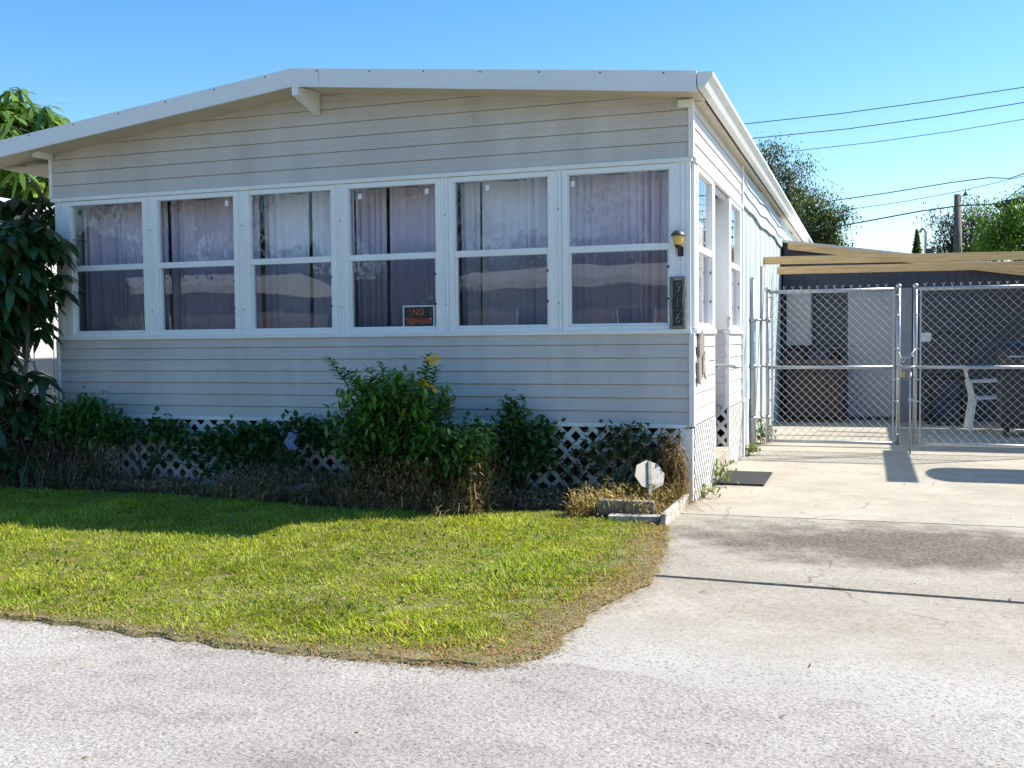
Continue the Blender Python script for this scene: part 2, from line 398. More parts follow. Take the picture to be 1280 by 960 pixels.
lawn = [(-9, -3.98), (-5, -4.02), (-3.2, -4.03), (-2.559, -4.031), (-1.865, -4.057), (-1.22, -4.11), (-.847, -4.111), (-.435, -4.093), (-.2, -4.06), (-.076, -3.97), (.03, -3.80),
        (.0, -3.5), (.01, -3.22), (.09, -2.9), (.15, -2.6), (.14, -2.2), (.10, -1.8), (.03, -1.3), (-.0, -1.02), (-.06, -.9), (-.06, .0), (-9, 0)]
# finer, wavering edge
le = []
for i in range(len(lawn)):
    a, b = lawn[i], lawn[(i+1) % len(lawn)]; n = max(1, int(math.dist(a, b)/.08))
    if i > 17: n = 1
    for k in range(n):
        t = k/n; j = .022 if 1 <= i <= 17 else 0
        le.append((a[0]+(b[0]-a[0])*t+random.uniform(-j, j), a[1]+(b[1]-a[1])*t+random.uniform(-j, j)))
o = MB(); nl = len(le); fl = []
for i, (x, y) in enumerate(le):                          # soil slopes out and down to the paving
    (xa, ya), (xb, yb) = le[max(i-3, 0)], le[min(i+3, nl-1)]; dx, dy = xb-xa, yb-ya; q = math.hypot(dx, dy) or 1; k = random.uniform(.008, .045)
    fl.append((x+dy/q*k, y-dx/q*k, -.0135 if y < -3.6 else -.0015))
ie = max(i for i, (x, y) in enumerate(le) if y < -1.03)
o.add([(x, y, .004) for x, y in le]+fl, [tuple(range(nl))]+[(i, i+1, nl+i+1, nl+i) for i in range(1, ie)]); tag(o.build('lawn', m_turf), kind='structure')
o = MB(); bed = [(-9, -.80), (-5.8, -.80), (-4.3, -.68), (-3.4, -.78), (-2.7, -.95), (-1.6, -.88), (-.7, -.55), (-.5, -.85), (-.1, -.95), (-.05, .25), (-9, .25)]
o.quad(*[(x, y, .010) for x, y in bed]); tag(o.build('planting_bed', m_soil), kind='structure')

# grass
def edge_dist(x, y):
    d = np.full(len(x), 9.)
    for i in range(0, 19):
        (x1, y1), (x2, y2) = lawn[i], lawn[i+1]
        t = np.clip(((x-x1)*(x2-x1)+(y-y1)*(y2-y1))/((x2-x1)**2+(y2-y1)**2), 0, 1)
        d = np.minimum(d, np.hypot(x-x1-t*(x2-x1), y-y1-t*(y2-y1)))
    return d
def vnoise(x, y, s, seed=0):
    r = np.random.default_rng(seed); g = r.uniform(0, 1, (64, 64)); x = x*s+100; y = y*s+100
    i = np.floor(x).astype(int); j = np.floor(y).astype(int); u = x-i; v = y-j; u = u*u*(3-2*u); v = v*v*(3-2*v)
    a = g[i % 64, j % 64]; b = g[(i+1) % 64, j % 64]; c = g[i % 64, (j+1) % 64]; d = g[(i+1) % 64, (j+1) % 64]
    return (a*(1-u)+b*u)*(1-v)+(c*(1-u)+d*u)*v
N = 470000
gx = rng.uniform(-7.2, .3, N); gy = rng.uniform(-4.18, -.45, N); jx = gx+rng.normal(0, .022, N); jy = gy+rng.normal(0, .022, N)
inb = inpoly(gx, gy, bed)
k = inpoly(jx, jy, lawn) & ~(inb & (rng.uniform(0, 1, N) > .04)); gx = gx[k]; gy = gy[k]; N = len(gx)
ed = edge_dist(gx, gy); pn = vnoise(gx, gy, 1.7, 1)*.55+vnoise(gx, gy, 4.5, 2)*.45; pf = vnoise(gx, gy, 13, 3)
right = np.clip((gx+1.0)/1.0, 0, 1)
dead = np.clip(1.15-ed/(.05+.14*pn+.75*right*pn*pf+.10*right), 0, 1)
dead = np.maximum(dead, (pf > .80)*.45)
thin = (rng.uniform(0, 1, N) > dead*(.30+.25*right)) & (rng.uniform(0, 1, N) > (pf < .22)*.5)
gx, gy, ed, pn, pf, dead = [q[thin] for q in (gx, gy, ed, pn, pf, dead)]; N = len(gx)
isd = rng.uniform(0, 1, N) < dead*.8+.10
colr = mixcol((.145, .225, .016), (.36, .425, .036), N, .28) * (.72+.65*pn)[:, None]; ylw = vnoise(gx, gy, 2.6, 15)[:, None]; colr = colr*(1-.4*ylw)+colr*np.array([1.55, 1.15, 1.0])*.4*ylw
cy_ = rng.uniform(0, 1, N) < .15; colr[cy_] = mixcol((.26, .27, .05), (.36, .33, .10), cy_.sum())
colr[isd] = np.where((right[thin][isd] > .3)[:, None], mixcol((.27, .15, .06), (.46, .30, .14), isd.sum(), .3), mixcol((.26, .19, .085), (.42, .32, .16), isd.sum(), .3))
hgt = rng.uniform(.012, .040, N)*(.6+.7*pf); hgt *= .55+.95*vnoise(gx, gy, 2.4, 17); hgt[isd] *= .8
gd = rdir(N, .8, .75); gd[:, 0] += (vnoise(gx, gy, 7, 5)-.5)*1.3; gd[:, 1] += (vnoise(gx, gy, 7, 6)-.5)*1.3; gd[isd] = rdir(isd.sum(), .35, .7); gd[:, 2] = np.abs(gd[:, 2])+.12
tag(strips('grass', m_grass, np.stack([gx, gy, np.full(N, .003)], 1), gd, hgt*1.25, rng.uniform(.0034, .0075, N), rng.uniform(.1, .7, N), colr, prof=(.8, 1, .1)), kind='stuff')
n = 5200; wx = rng.uniform(-7, 0, n); wy = rng.uniform(-4, -.9, n); k = inpoly(wx, wy, lawn) & (vnoise(wx, wy, 2.3, 9)*.6+vnoise(wx, wy, 6, 10)*.4 > .52) & (edge_dist(wx, wy) > .12); wx = wx[k]; wy = wy[k]; n = len(wx)
tag(strips('clover', m_grass, np.stack([wx, wy, rng.uniform(.008, .035, n)], 1), rdir(n, .5, .8), rng.uniform(.014, .032, n), rng.uniform(.012, .02, n), .2, mixcol((.07, .14, .02), (.15, .22, .035), n, .3), prof=(.3, 1, .9, .2)), kind='stuff')
# stray grass and dry litter over the edges
N = 5600; t_ = rng.integers(1, 17, N); a_ = np.array(lawn)[t_]; b_ = np.array(lawn)[t_+1]; q_ = rng.uniform(0, 1, (N, 1)); p_ = a_+(b_-a_)*q_ + rng.normal(0, .045, (N, 2))*np.where(rng.uniform(0, 1, (N, 1)) < .12, 2, .8)
tag(strips('dry_grass_litter', m_dry, np.c_[p_, np.where(p_[:, 1] < -3.9, -.004, .006)], rdir(N, .1, 1)*np.array([1, 1, .2])+np.array([0, 0, .06]), rng.uniform(.012, .04, N), rng.uniform(.0018, .004, N), .2, mixcol((.24, .17, .08), (.44, .34, .18), N, .3), prof=(.8, 1, .2)), kind='stuff')

# ------------------------------------------------------------------ the mobile home
home = thing('mobile_home', 'grey lap sided mobile home with white framed windows and lattice skirting', 'mobile home', (-2.9, 3, 0))
XL = -5.85
def course(o, f, s0, s1, z0, z1, lip=.013, g=.0042):
    """one lap of siding: dark slot above, face leaning out to its lower lip"""
    zm_ = z0+(z1-z0)*.5; P = [(-.010, z0), (lip-.003, z0), (lip, z0+.003), (.0085, zm_-.003), (.0065, zm_+.003), (.004, z1-g), (-.010, z1-g), (-.010, z1)]
    o.add([f(s, q, z) for s in (s0, s1) for q, z in P], [(i, i+1, i+9, i+8) for i in range(7)])
ff = lambda s, q, z: (s, -q, z)          # front wall, outward is -y
fs = lambda s, q, z: (q, s, z)           # side wall, outward is +x
RX, RZ, RY = -3.14, 3.415, -.35          # ridge
sl_l, sl_r = .122, .097
# front siding
o = MB()
for i in range(7): course(o, ff, XL, -.012, .585+.1015*i, .585+.1015*(i+1))
o.box(XL, -.012, .014, .05, .575, 1.29); o.build('lower_siding', m_siding, home)
o = MB()
for i in range(8): course(o, ff, XL-.02, -.012, 2.57+.118*i, 2.57+.118*(i+1))
o.box(XL-.02, -.012, .014, .05, 2.545, 3.5)
o.build('gable_siding', m_siding, home, cut=[((RX, 0, RZ-.02), Vector((-sl_l, 0, 1))), ((RX, 0, RZ-.02), Vector((sl_r, 0, 1)))])
# trims
each('trim_strip', m_trim, home, [(XL-.03, .0, -.030, -.001, 2.538, 2.572), (XL-.01, -.01, -.030, -.001, 1.272, 1.306), (XL-.01, -.03, -.024, -.001, .562, .592)], .003)
each('corner_trim', m_trim, home, [(-.028, .012, -.026, .030, .575, 1.272), (-.028, .012, -.026, .030, 2.574, 3.02), (XL-.045, XL-.012, -.024, .03, 2.574, 3.04), (XL-.018, XL+.012, -.022, .03, .594, 1.27), (-.10, .0, -.018, .03, .02, .56)], .004)
# window band posts with flutes
x0w, dw, ww = -5.6655, .9418, .7853
zt, zb, zm = 2.495, 1.335, 1.93
def flute(o, f, s0, s1, z0, z1):
    o_ = lambda a, b, h: o.add([f(s, q, z) for z in (z0, z1) for q in (-.02, h) for s in (a, b)], [(0, 2, 3, 1), (4, 5, 7, 6), (0, 1, 5, 4), (2, 6, 7, 3), (0, 4, 6, 2), (1, 3, 7, 5)])
    n = max(2, int((s1-s0)/.034)); w_ = (s1-s0)/n
    for i in range(n):
        o_(s0+i*w_, s0+(i+1)*w_-.004, .010 if i % 2 else .006)
        if i < n-1: o_(s0+(i+1)*w_-.004, s0+(i+1)*w_, .001)
for i in range(7):
    a = x0w+(i-1)*dw+ww+.045 if i else XL+.0
    b = x0w+i*dw-.045 if i < 6 else -.012
    o = MB(); flute(o, ff, a, b, 1.30, 2.54); p_ = o.build('window_post', m_white, home)
    if 0 < i < 6:
        for zz in (1.52, 2.24): MB().tube([(a+.035, -.010, zz), (a+.035, -.016, zz)], .005, 8).build('screw', m_screw, p_)
# windows
def window(f, s0, s1, z0, z1, zm, sash=None, parent=home, cut=.045):
    """sliding sash window: frame, meeting rail, two panes and a screen over the lower one"""
    def bx(o, a, b, q0, q1, c, d): o.add([f(s, q, z) for z in (c, d) for q in (q0, q1) for s in (a, b)], [(0, 2, 3, 1), (4, 5, 7, 6), (0, 1, 5, 4), (2, 6, 7, 3), (0, 4, 6, 2), (1, 3, 7, 5)])
    o = MB(); e = cut
    bx(o, s0-e, s0, -.05, .018, z0-.03, z1+.04); bx(o, s1, s1+e, -.05, .018, z0-.03, z1+.04)
    bx(o, s0, s1, -.05, .017, z1, z1+.04); bx(o, s0, s1, -.05, .017, z0-.03, z0)
    fr = o.build('window', m_white, parent, bev=.003)
    o = MB(); bx(o, s0, s1, -.034, .008, zm-.03, zm+.02); bx(o, s0, s0+.008, -.03, .004, zm+.02, z1); bx(o, s1-.008, s1, -.03, .004, zm+.02, z1)
    bx(o, s0, s0+.018, -.04, -.004, z0, zm-.03); bx(o, s1-.018, s1, -.04, -.004, z0, zm-.03); bx(o, s0+.018, s1-.018, -.04, -.003, z0, z0+.02)
    o.build('sash', m_white, fr, bev=.002)
    o = MB(); o.quad(f(s0, -.012, zm), f(s1, -.012, zm), f(s1, -.012, z1), f(s0, -.012, z1)); o.build('upper_pane', m_glass, fr)
    o = MB(); o.quad(f(s0, -.028, z0), f(s1, -.028, z0), f(s1, -.028, zm), f(s0, -.028, zm)); o.build('lower_pane', m_glass, fr)
    o = MB(); o.quad(f(s0+.01, -.040, z0), f(s1-.01, -.040, z0), f(s1-.01, -.040, zm), f(s0+.01, -.040, zm)); o.build('insect_screen', m_screen, fr)
    for zz in ((z0+zm)/2+.14, z0+.2): o = MB(); bx(o, s1-.022, s1-.004, -.004, .004, zz-.008, zz+.008); o.build('latch', m_black, fr)
    return fr
for i in range(6): window(ff, x0w+i*dw, x0w+i*dw+ww, zb, zt, zm)

each('window_tag', m_trim, home, [(x-.016, x+.016, .010, .012, z-.022, z+.022) for x, z in ((-4.02, 2.44), (-2.74, 2.43), (-2.14, 2.44), (-1.62, 2.44), (-.92, 2.43))])
# side of the porch (x = 0 face): window, recessed door, window
ffy = 1.10; d0, d1 = 1.12, 2.06; ye = 3.08
def flatbox(o, y0, y1, q0, q1, z0, z1): o.box(q0, q1, y0, y1, z0, z1)
o = MB()
for i in range(6): course(o, fs, .030, d0-.03, .585+.1165*i, .585+.1165*(i+1))
o.box(-.05, -.014, .03, d0-.01, .575, 1.29); o.build('side_siding', m_sidewh, home); o = MB()
for i in range(6): course(o, fs, d1+.03, ye, .585+.1165*i, .585+.1165*(i+1))
o.box(-.05, -.014, d1+.012, ye, .575, 1.29); o.build('side_siding', m_sidewh, home)
o = MB()
for i in range(4): course(o, fs, .030, ye, 2.57+.112*i, 2.57+.112*(i+1))
o.box(-.05, -.014, .03, ye, 2.50, 3.03); o.build('side_siding', m_sidewh, home)
window(fs, .16, .93, zb, zt, zm, cut=.05); window(fs, 2.16, 2.90, zb, zt, zm, cut=.05)
each('side_trim', m_trim, home, [(-.05, .010, d0-.12, d0, 1.31, 2.536), (-.05, .010, d0-.03, d0, .575, 1.268), (-.20, .012, d1, d1+.105, 1.31, 2.536), (-.20, .012, d1, d1+.03, .575, 1.268),
    (-.05, .010, 2.955, ye, 1.31, 2.536), (-.05, .010, .03, .105, 1.31, 2.536), (-.005, .026, .03, ye, 2.538, 2.572), (-.05, .026, .03, d0, 1.272, 1.306), (-.05, .026, d1, ye, 1.272, 1.306), (.0, .030, ye-.002, ye+.03, .575, 3.0)], .003)
# recess: lined front return, sill
o = MB()
for i in range(6): course(o, lambda s, q, z: (s, d1-q, z), -.22, -.03, .585+.1165*i, .585+.1165*(i+1))
o.box(-.22, -.051, d1+.014, d1+.03, .575, 1.29); o.build('recess_siding', m_siding, home)
dr = MB(); dr.box(-.26, -.215, d0-.02, d1+.02, .60, 2.50); dr = dr.build('side_door', m_door, home, bev=.004)
each('door_panel', m_white, dr, [(-.215, -.205, d0+.12, d1-.12, .75, 1.2), (-.215, -.205, d0+.12, d1-.12, 1.35, 2.35)], .004)
o = MB(); o.tube([(-.2, 1.86, .985), (-.08, 1.84, .985), (.0, 1.82, .99), (.075, 1.80, .975), (.13, 1.79, .965)], [.012, .013, .015, .015, .012], 8); o.tube([(-.215, 1.86, .96), (-.06, 1.85, .955)], .028, 12); o.build('door_handle', m_galv, dr)
o = MB(); o.box(-.01, .02, 2.02, 2.045, 1.33, 1.44); p_ = o.build('door_bell', m_curt2, home, bev=.004); q = MB(); q.box(.0, .024, 2.022, 2.043, 1.405, 1.425); q.build('bell_button', m_black, p_)
o = MB(); o.box(-.30, .02, d0+.02, d1-.02, .0, .22); o.box(-.30, -.10, d0+.02, d1-.02, .22, .42); o.build('door_step', m_conc, home, bev=.01)

# lattice skirting
def lattice(name, f, s0, s1, z0, z1, pitch=.134, wd=.036):
    o = MB()
    def slat(c, sg, q):
        # line z = z0 + sg*(s-c); clip to the panel
        pts = []
        h = wd*.7071
        def clipc(cc):
            lo, hi = (max(s0, cc), min(s1, cc+(z1-z0))) if sg > 0 else (max(s0, cc-(z1-z0)), min(s1, cc))
            return lo, hi
        a0, a1 = clipc(c-h); b0, b1 = clipc(c+h)
        if a1-a0 < .004 or b1-b0 < .004: return
        za = lambda cc, s: z0+sg*(s-cc)
        if sg > 0: P = [(a0, za(c-h, a0)), (b0, za(c+h, b0)), (b1, za(c+h, b1)), (a1, za(c-h, a1))]
        else: P = [(a0, za(c-h, a0)), (b0, za(c+h, b0)), (b1, za(c+h, b1)), (a1, za(c-h, a1))]
        v = [f(s, q, z) for s, z in P]+[f(s, q+.006, z) for s, z in P]
        o.add(v, [(3, 2, 1, 0), (4, 5, 6, 7), (0, 1, 5, 4), (1, 2, 6, 5), (2, 3, 7, 6), (3, 0, 4, 7)])
    H = z1-z0; c = s0-H
    while c < s1+H:
        slat(c, 1, -.002); slat(c+.02, -1, .0045); c += pitch
    return o.build(name, m_lat, home)
lattice('lattice_skirt', ff, XL, -.10, .01, .57)
lattice('lattice_skirt', fs, .03, d0-.02, .01, .575, .10, .034)
lattice('lattice_skirt', fs, d1+.02, ye, .01, .575, .10, .034)
lattice('lattice_skirt', lambda s, q, z: (s, d1-q, z), -.30, -.01, .2, .58, .134, .036)
each('skirt_trim', m_trim, home, [(-.012, .012, d0-.03, d0, .0, .57), (-.012, .012, d1-.0, d1+.03, .0, .57), (-.012, .014, ye-.03, ye, .0, .57)], .003)
# floor, interior, inner back wall: keeps the room and the crawl space dark
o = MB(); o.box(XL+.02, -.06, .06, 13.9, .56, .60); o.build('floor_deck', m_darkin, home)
MB().box(XL+.02, -.32, .75, .79, -.02, .56).build('crawl_shade_wall', m_darkin, home)  # added dark wall: black stands in for shade behind the lattice holes
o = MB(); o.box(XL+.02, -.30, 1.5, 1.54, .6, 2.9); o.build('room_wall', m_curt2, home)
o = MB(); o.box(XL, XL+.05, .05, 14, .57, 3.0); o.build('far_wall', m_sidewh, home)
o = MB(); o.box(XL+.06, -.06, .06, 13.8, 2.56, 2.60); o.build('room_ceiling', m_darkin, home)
# rear part: grooved pale blue panels with wavy boards on top
o = MB(); y = ye+.04; kk = 0
while y < 13.95:
    b = min(y+.30, 14); o.box(-.05, -.004+.003*(kk % 2), y, b-.012, .0, 2.62); o.box(-.05, -.016, b-.012, b, .0, 2.62); y = b; kk += 1
o.build('panel_wall', m_blue, home)
o = MB(); ys = np.linspace(ye+.04, 14, 60)
for j in range(3):
    z0 = 2.58+.13*j
    for a, b in zip(ys[:-1], ys[1:]):
        wv = lambda t: .018*math.sin(t*2.1+j)+.010*math.sin(t*4.7)
        o.add([(.004, a, z0+wv(a)), (.004, b, z0+wv(b)), (.026, b, z0+wv(b)), (.026, a, z0+wv(a)), (.010, a, z0+.14+wv(a)), (.010, b, z0+.14+wv(b))], [(0, 1, 2, 3), (3, 2, 5, 4)])
o.build('upper_board', m_blue, home)
each('weathered_board', mat('white weathered board', (.52, .52, .50), .8, .25, 5, .3, 40, stretch=(6, 6, .7)), home, [(.002, .022, 5.2, 5.5, .05, 2.1), (.002, .020, 5.53, 5.78, .05, 2.12), (.002, .023, 5.82, 6.1, .03, 2.13)], .003)
each('base_board', m_trim, home, [(.0, .03, ye+.04, 4.0, .0, .57), (.031, .045, 3.25, 3.32, .0, 2.5)], .003)

# roof, fascia, soffit, gutter
XE_L, XE_R, YB = -6.50, .085, 14.3
zl = RZ-sl_l*(RX-XE_L); zr = RZ-sl_r*(XE_R-RX); TH = .135
o = MB(); o.prism([(XE_L, RY+.012, zl+.004), (RX, RY+.012, RZ+.004), (XE_R, RY+.012, zr+.004), (XE_R, RY+.012, zr-.03), (RX, RY+.012, RZ-.03), (XE_L, RY+.012, zl-.03)], (0, YB-RY, 0)); o.build('roof', m_roof, home)
for nm, (xa, za), (xb, zb_) in (('fascia', (XE_L, zl), (RX, RZ)), ('fascia', (RX, RZ), (XE_R, zr))):
    o = MB(); o.prism([(xa, RY-.016, za-TH), (xb, RY-.016, zb_-TH), (xb, RY-.016, zb_+.008), (xa, RY-.016, za+.008)], (0, .026, 0))
    # turned bottom hem
    o.prism([(xa, RY-.020, za-TH-.004), (xb, RY-.020, zb_-TH-.004), (xb, RY-.020, zb_-TH+.012), (xa, RY-.020, za-TH+.012)], (0, .003, 0))
    p_ = o.build(nm, m_fascia, home, bev=.002); n = 7
    for i in range(n):
        t = (i+.5)/n; x = xa+(xb-xa)*t; z = za+(zb_-za)*t; MB().tube([(x, RY-.014, z-.012), (x, RY-.021, z-.012)], .006, 8).build('screw', m_screw, p_)
o = MB(); o.box(RX+.245, RX+.249, RY-.019, RY-.015, RZ-.024-TH+.012, RZ-.018); o.build('fascia_seam', mat('seam', (.45, .46, .48)), home)
o = MB()
for (xa, za), (xb, zb_) in (((XE_L, zl), (RX, RZ)), ((RX, RZ), (XE_R, zr))):
    o.prism([(xa, RY+.014, za-TH+.02), (xb, RY+.014, zb_-TH+.02), (xb, RY+.014, zb_-TH+.035), (xa, RY+.014, za-TH+.035)], (0, -RY+.05, 0))
o.build('soffit', m_soffit, home)
each('eave_soffit', m_soffit, home, [(XE_R-.11, XE_R-.01, .05, YB-.1, zr-.12, zr-.105), (XE_L+.02, XL, .05, YB-.1, zl-.12, zl-.10)])
# ridge beam end: boxed taper
o = MB(); bx0, bx1 = RX+.055, RX+.265
o.prism([(RX+.005, RY-.02, RZ-TH-.075), (RX+.06, RY-.02, RZ-TH-.075), (RX+.06, RY-.02, RZ-TH-.006), (RX+.005, RY-.02, RZ-TH-.006)], (0, .02, 0))
o.add([(RX+.005, RY, RZ-TH-.075), (RX+.06, RY, RZ-TH-.075), (RX+.06, RY, RZ-TH-.005), (RX+.005, RY, RZ-TH-.005),
       (RX+.005, -.015, RZ-TH-.165), (RX+.06, -.015, RZ-TH-.165), (RX+.06, -.015, RZ-TH+.02), (RX+.005, -.015, RZ-TH+.02)],
      [(0, 1, 2, 3), (4, 7, 6, 5), (0, 4, 5, 1), (1, 5, 6, 2), (3, 2, 6, 7), (0, 3, 7, 4)])
o.build('ridge_beam', m_trim, home, bev=.003)
o = MB(); o.box(-.10, .012, -.06, -.028, 2.93, 2.985); o.build('eave_bracket', m_trim, home, bev=.003)
o = MB(); o.box(XL-.06, XL+.02, -.20, -.03, 2.93, 2.99); o.build('eave_bracket', m_trim, home, bev=.003)
o = MB(); gz = zr-.005
gp = [(XE_R+.004, gz), (XE_R+.010, gz), (XE_R+.010, gz-.105), (XE_R+.060, gz-.105), (XE_R+.085, gz-.06), (XE_R+.115, gz-.03), (XE_R+.115, gz-.004), (XE_R+.100, gz-.004), (XE_R+.100, gz-.010), (XE_R+.109, gz-.012),
      (XE_R+.108, gz-.028), (XE_R+.080, gz-.055), (XE_R+.056, gz-.099), (XE_R+.004, gz-.099)]
n = len(gp); vv = [(x, y, z) for y in (RY-.02, YB) for x, z in gp]
o.add(vv, [(i, (i+1) % n, n+(i+1) % n, n+i) for i in range(n)])
o.prism([(XE_R+.004, RY-.021, gz), (XE_R+.010, RY-.021, gz-.105), (XE_R+.060, RY-.021, gz-.105), (XE_R+.085, RY-.021, gz-.06), (XE_R+.115, RY-.021, gz-.03), (XE_R+.115, RY-.021, gz-.004)], (0, .004, 0))
o.build('gutter', m_trim, home)

# curtains behind each window
def curtain(name, f, s0, s1, z0, z1, q, m, label, seed, gap=None):
    r = random.Random(seed); n = 260; nz = 6; v = []; fc = []
    fr = [(r.uniform(38, 60), r.uniform(0, 6), r.uniform(.022, .034)), (r.uniform(12, 20), r.uniform(0, 6), .030), (r.uniform(80, 120), r.uniform(0, 6), .007)]
    for j in range(nz+1):
        tz = j/nz
        for i in range(n+1):
            t = i/n; s = s0+(s1-s0)*t; sh = s+(r.random()-.5)*.0+.012*math.sin(9*t+seed)*(1-tz)
            ph_ = s*23+2.6*math.sin(s*7.3+seed)+1.3*math.sin(s*17+2*seed)+.5*(1-tz)*math.sin(s*9+seed)
            qq = fr[0][2]*4.2*(abs(math.sin(ph_))**.55-.6)*(.55+.45*math.sin(s*5.1+seed*1.7)) + sum(a*math.sin(k*s+ph+.5*(1-tz)*math.sin(k*.3)) for k, ph, a in fr[1:])
            v.append(f(sh, q+qq, z0+(z1-z0)*tz))
    for j in range(nz):
        for i in range(n):
            if gap and gap[0] < i/n < gap[1]: continue
            a = j*(n+1)+i; fc.append((a, a+1, a+n+2, a+n+1))
    o = MB(); o.add(v, fc, True); b = o.build(name, m)
    tag(b, label, 'curtain', 'curtains hung inside the porch windows'); return b
nth = ['leftmost front window', 'second front window from the left', 'third front window from the left', 'front window that holds the no trespassing sign', 'front window just right of the no trespassing sign', 'front window beside the wall lamp']
gaps = [(.66, .69), None, (.52, .56), (.30, .34), (.21, .23), None]
for i in range(6):
    a = x0w+i*dw
    curtain('curtain', ff, a-.07, a+ww+.07, 1.1, 2.53, -.30, (m_curt, m_curt, m_curt3, m_curt, m_curt3, m_curt)[i], 'lavender pleated curtain hung inside the '+nth[i], 11+i, gaps[i])
    q = MB()
curtain('curtain', fs, .30, .95, 1.1, 2.53, -.15, m_curt2, 'pale curtain inside the side window at the front corner of the home', 31)
curtain('curtain', fs, 2.12, 2.95, 1.1, 2.53, -.15, m_curt2, 'pale curtain inside the side window beyond the side door', 32)

# ------------------------------------------------------------------ things fixed to the home
lm = thing('wall_lamp', 'small amber glass lantern with a dark cap on the white corner post', 'wall lamp', (-.095, -.01, 1.86))
m_amber = mat('amber glass', (.75, .50, .13), .25, .1, 20, spec=.6)
lx = -.097; ly = -.075
o = MB(); o.lathe((lx, ly, 0), [(.026, 1.925), (.036, 1.95), (.041, 1.985), (.040, 1.993)], 16); o.build('lamp_glass', m_amber, lm)
o = MB(); o.lathe((lx, ly, 0), [(.056, 1.992), (.055, 1.999), (.030, 2.027), (.012, 2.033)], 16); o.build('lamp_cap', mat('cap grey green', (.10, .115, .10), .35, metal=.4), lm)
o = MB(); o.lathe((lx, ly, 0), [(.010, 1.900), (.024, 1.912), (.027, 1.926)], 12); o.tube([(lx, ly, 1.91), (lx+.003, ly+.02, 1.885), (lx+.01, -.012, 1.88)], .010, 8); o.box(lx-.012, lx+.030, -.022, -.010, 1.845, 1.915); o.build('lamp_bracket', m_black, lm, bev=.002)

pl = thing('house_number_plaque', 'weathered wood plaque with the pale numerals 916 on black tiles', 'house number', (-.108, -.012, 1.31))
m_drift = mat('grey driftwood', (.26, .235, .21), .9, .4, 14, .8, 40, stretch=(6, 6, .8))
def rough_board(o, x0, x1, y0, y1, z0, z1, seed, n=12, j=.006):
    r = random.Random(seed); L_ = [(x0+r.uniform(-j, j), z0+(z1-z0)*i/n) for i in range(n+1)]; R_ = [(x1+r.uniform(-j, j), z0+(z1-z0)*i/n) for i in range(n, -1, -1)]
    o.prism([(x, y0, z) for x, z in L_+R_], (0, y1-y0, 0))
o = MB(); rough_board(o, -.168, -.050, -.032, -.012, 1.31, 1.695, 3); o.build('backing_board', m_drift, pl)
for xa, xb, sd_ in ((-.166, -.146, 4), (-.071, -.051, 5)): o = MB(); rough_board(o, xa, xb, -.044, -.031, 1.315, 1.69, sd_, j=.003); o.build('plaque_frame', m_drift, pl)
each('plaque_frame', m_drift, pl, [(-.146, -.071, -.043, -.031, 1.668, 1.688), (-.146, -.071, -.043, -.031, 1.312, 1.326)])
m_num = mat('numeral silver', (.36, .34, .37), .5)
for i, ch in enumerate('916'):
    zc = 1.610-i*.112
    o = MB(); o.box(-.143, -.074, -.040, -.030, zc-.053, zc+.053); ti = o.build('number_tile', m_black, pl, bev=.002)
    text('numeral', ch, m_num, ti, (-.1085, -.042, zc), .115, shear=.25 if ch != '1' else 0, xs=.78, off=-.007)

ns = thing('no_trespassing_sign', 'black NO TRESPASSING sign with orange letters propped inside the window', 'sign', (-2.235, .035, 1.335))
o = MB(); o.box(-2.376, -2.094, .032, .035, 1.345, 1.525); o.build('sign_border', m_white, ns)
o = MB(); o.box(-2.363, -2.107, .0305, .0315, 1.345, 1.513); o.build('sign_face', m_black, ns)
text('lettering', 'NO', m_orange, ns, (-2.235, .0298, 1.468), .075, depth=.0006, xs=.85)
text('lettering', 'TRESPASSING', m_orange, ns, (-2.235, .0298, 1.395), .062, depth=.0006, xs=.62)

dc = thing('driftwood_carving', 'long weathered driftwood plaque with a small fish shape on the white side wall', 'wall decoration', (.015, .3, .9))
r = random.Random(5); o = MB()
pts = [(.06, .98), (.08, .90), (.16, .89), (.24, .93), (.33, 1.0), (.36, 1.08), (.33, 1.15), (.36, 1.22), (.30, 1.285), (.22, 1.30), (.15, 1.27), (.10, 1.2), (.12, 1.1), (.07, 1.05)]
o.prism([(.012, y, z) for y, z in pts], (.024, 0, 0)); o.build('board', m_drift, dc, bev=.006)
o = MB(); o.prism([(.037, .34+.10*math.cos(a)*(1 if math.sin(a) < .8 else .8), 1.03+.115*math.sin(a)) for a in np.linspace(0, 6.28, 13)[:-1]], (.016, 0, 0)); o.prism([(.037, .27, 1.03), (.037, .20, 1.11), (.037, .21, .95)], (.012, 0, 0)); o.build('fish_shape', mat('pale driftwood', (.42, .39, .35), .9, .3, 14, .6, 40), dc, bev=.005)

o = MB(); o.box(.01, .42, 1.03, 1.86, .003, .018); b = o.build('doormat', m_rubber, bev=.004); tag(b, 'black rubber doormat lying on the driveway below the side door', 'doormat')

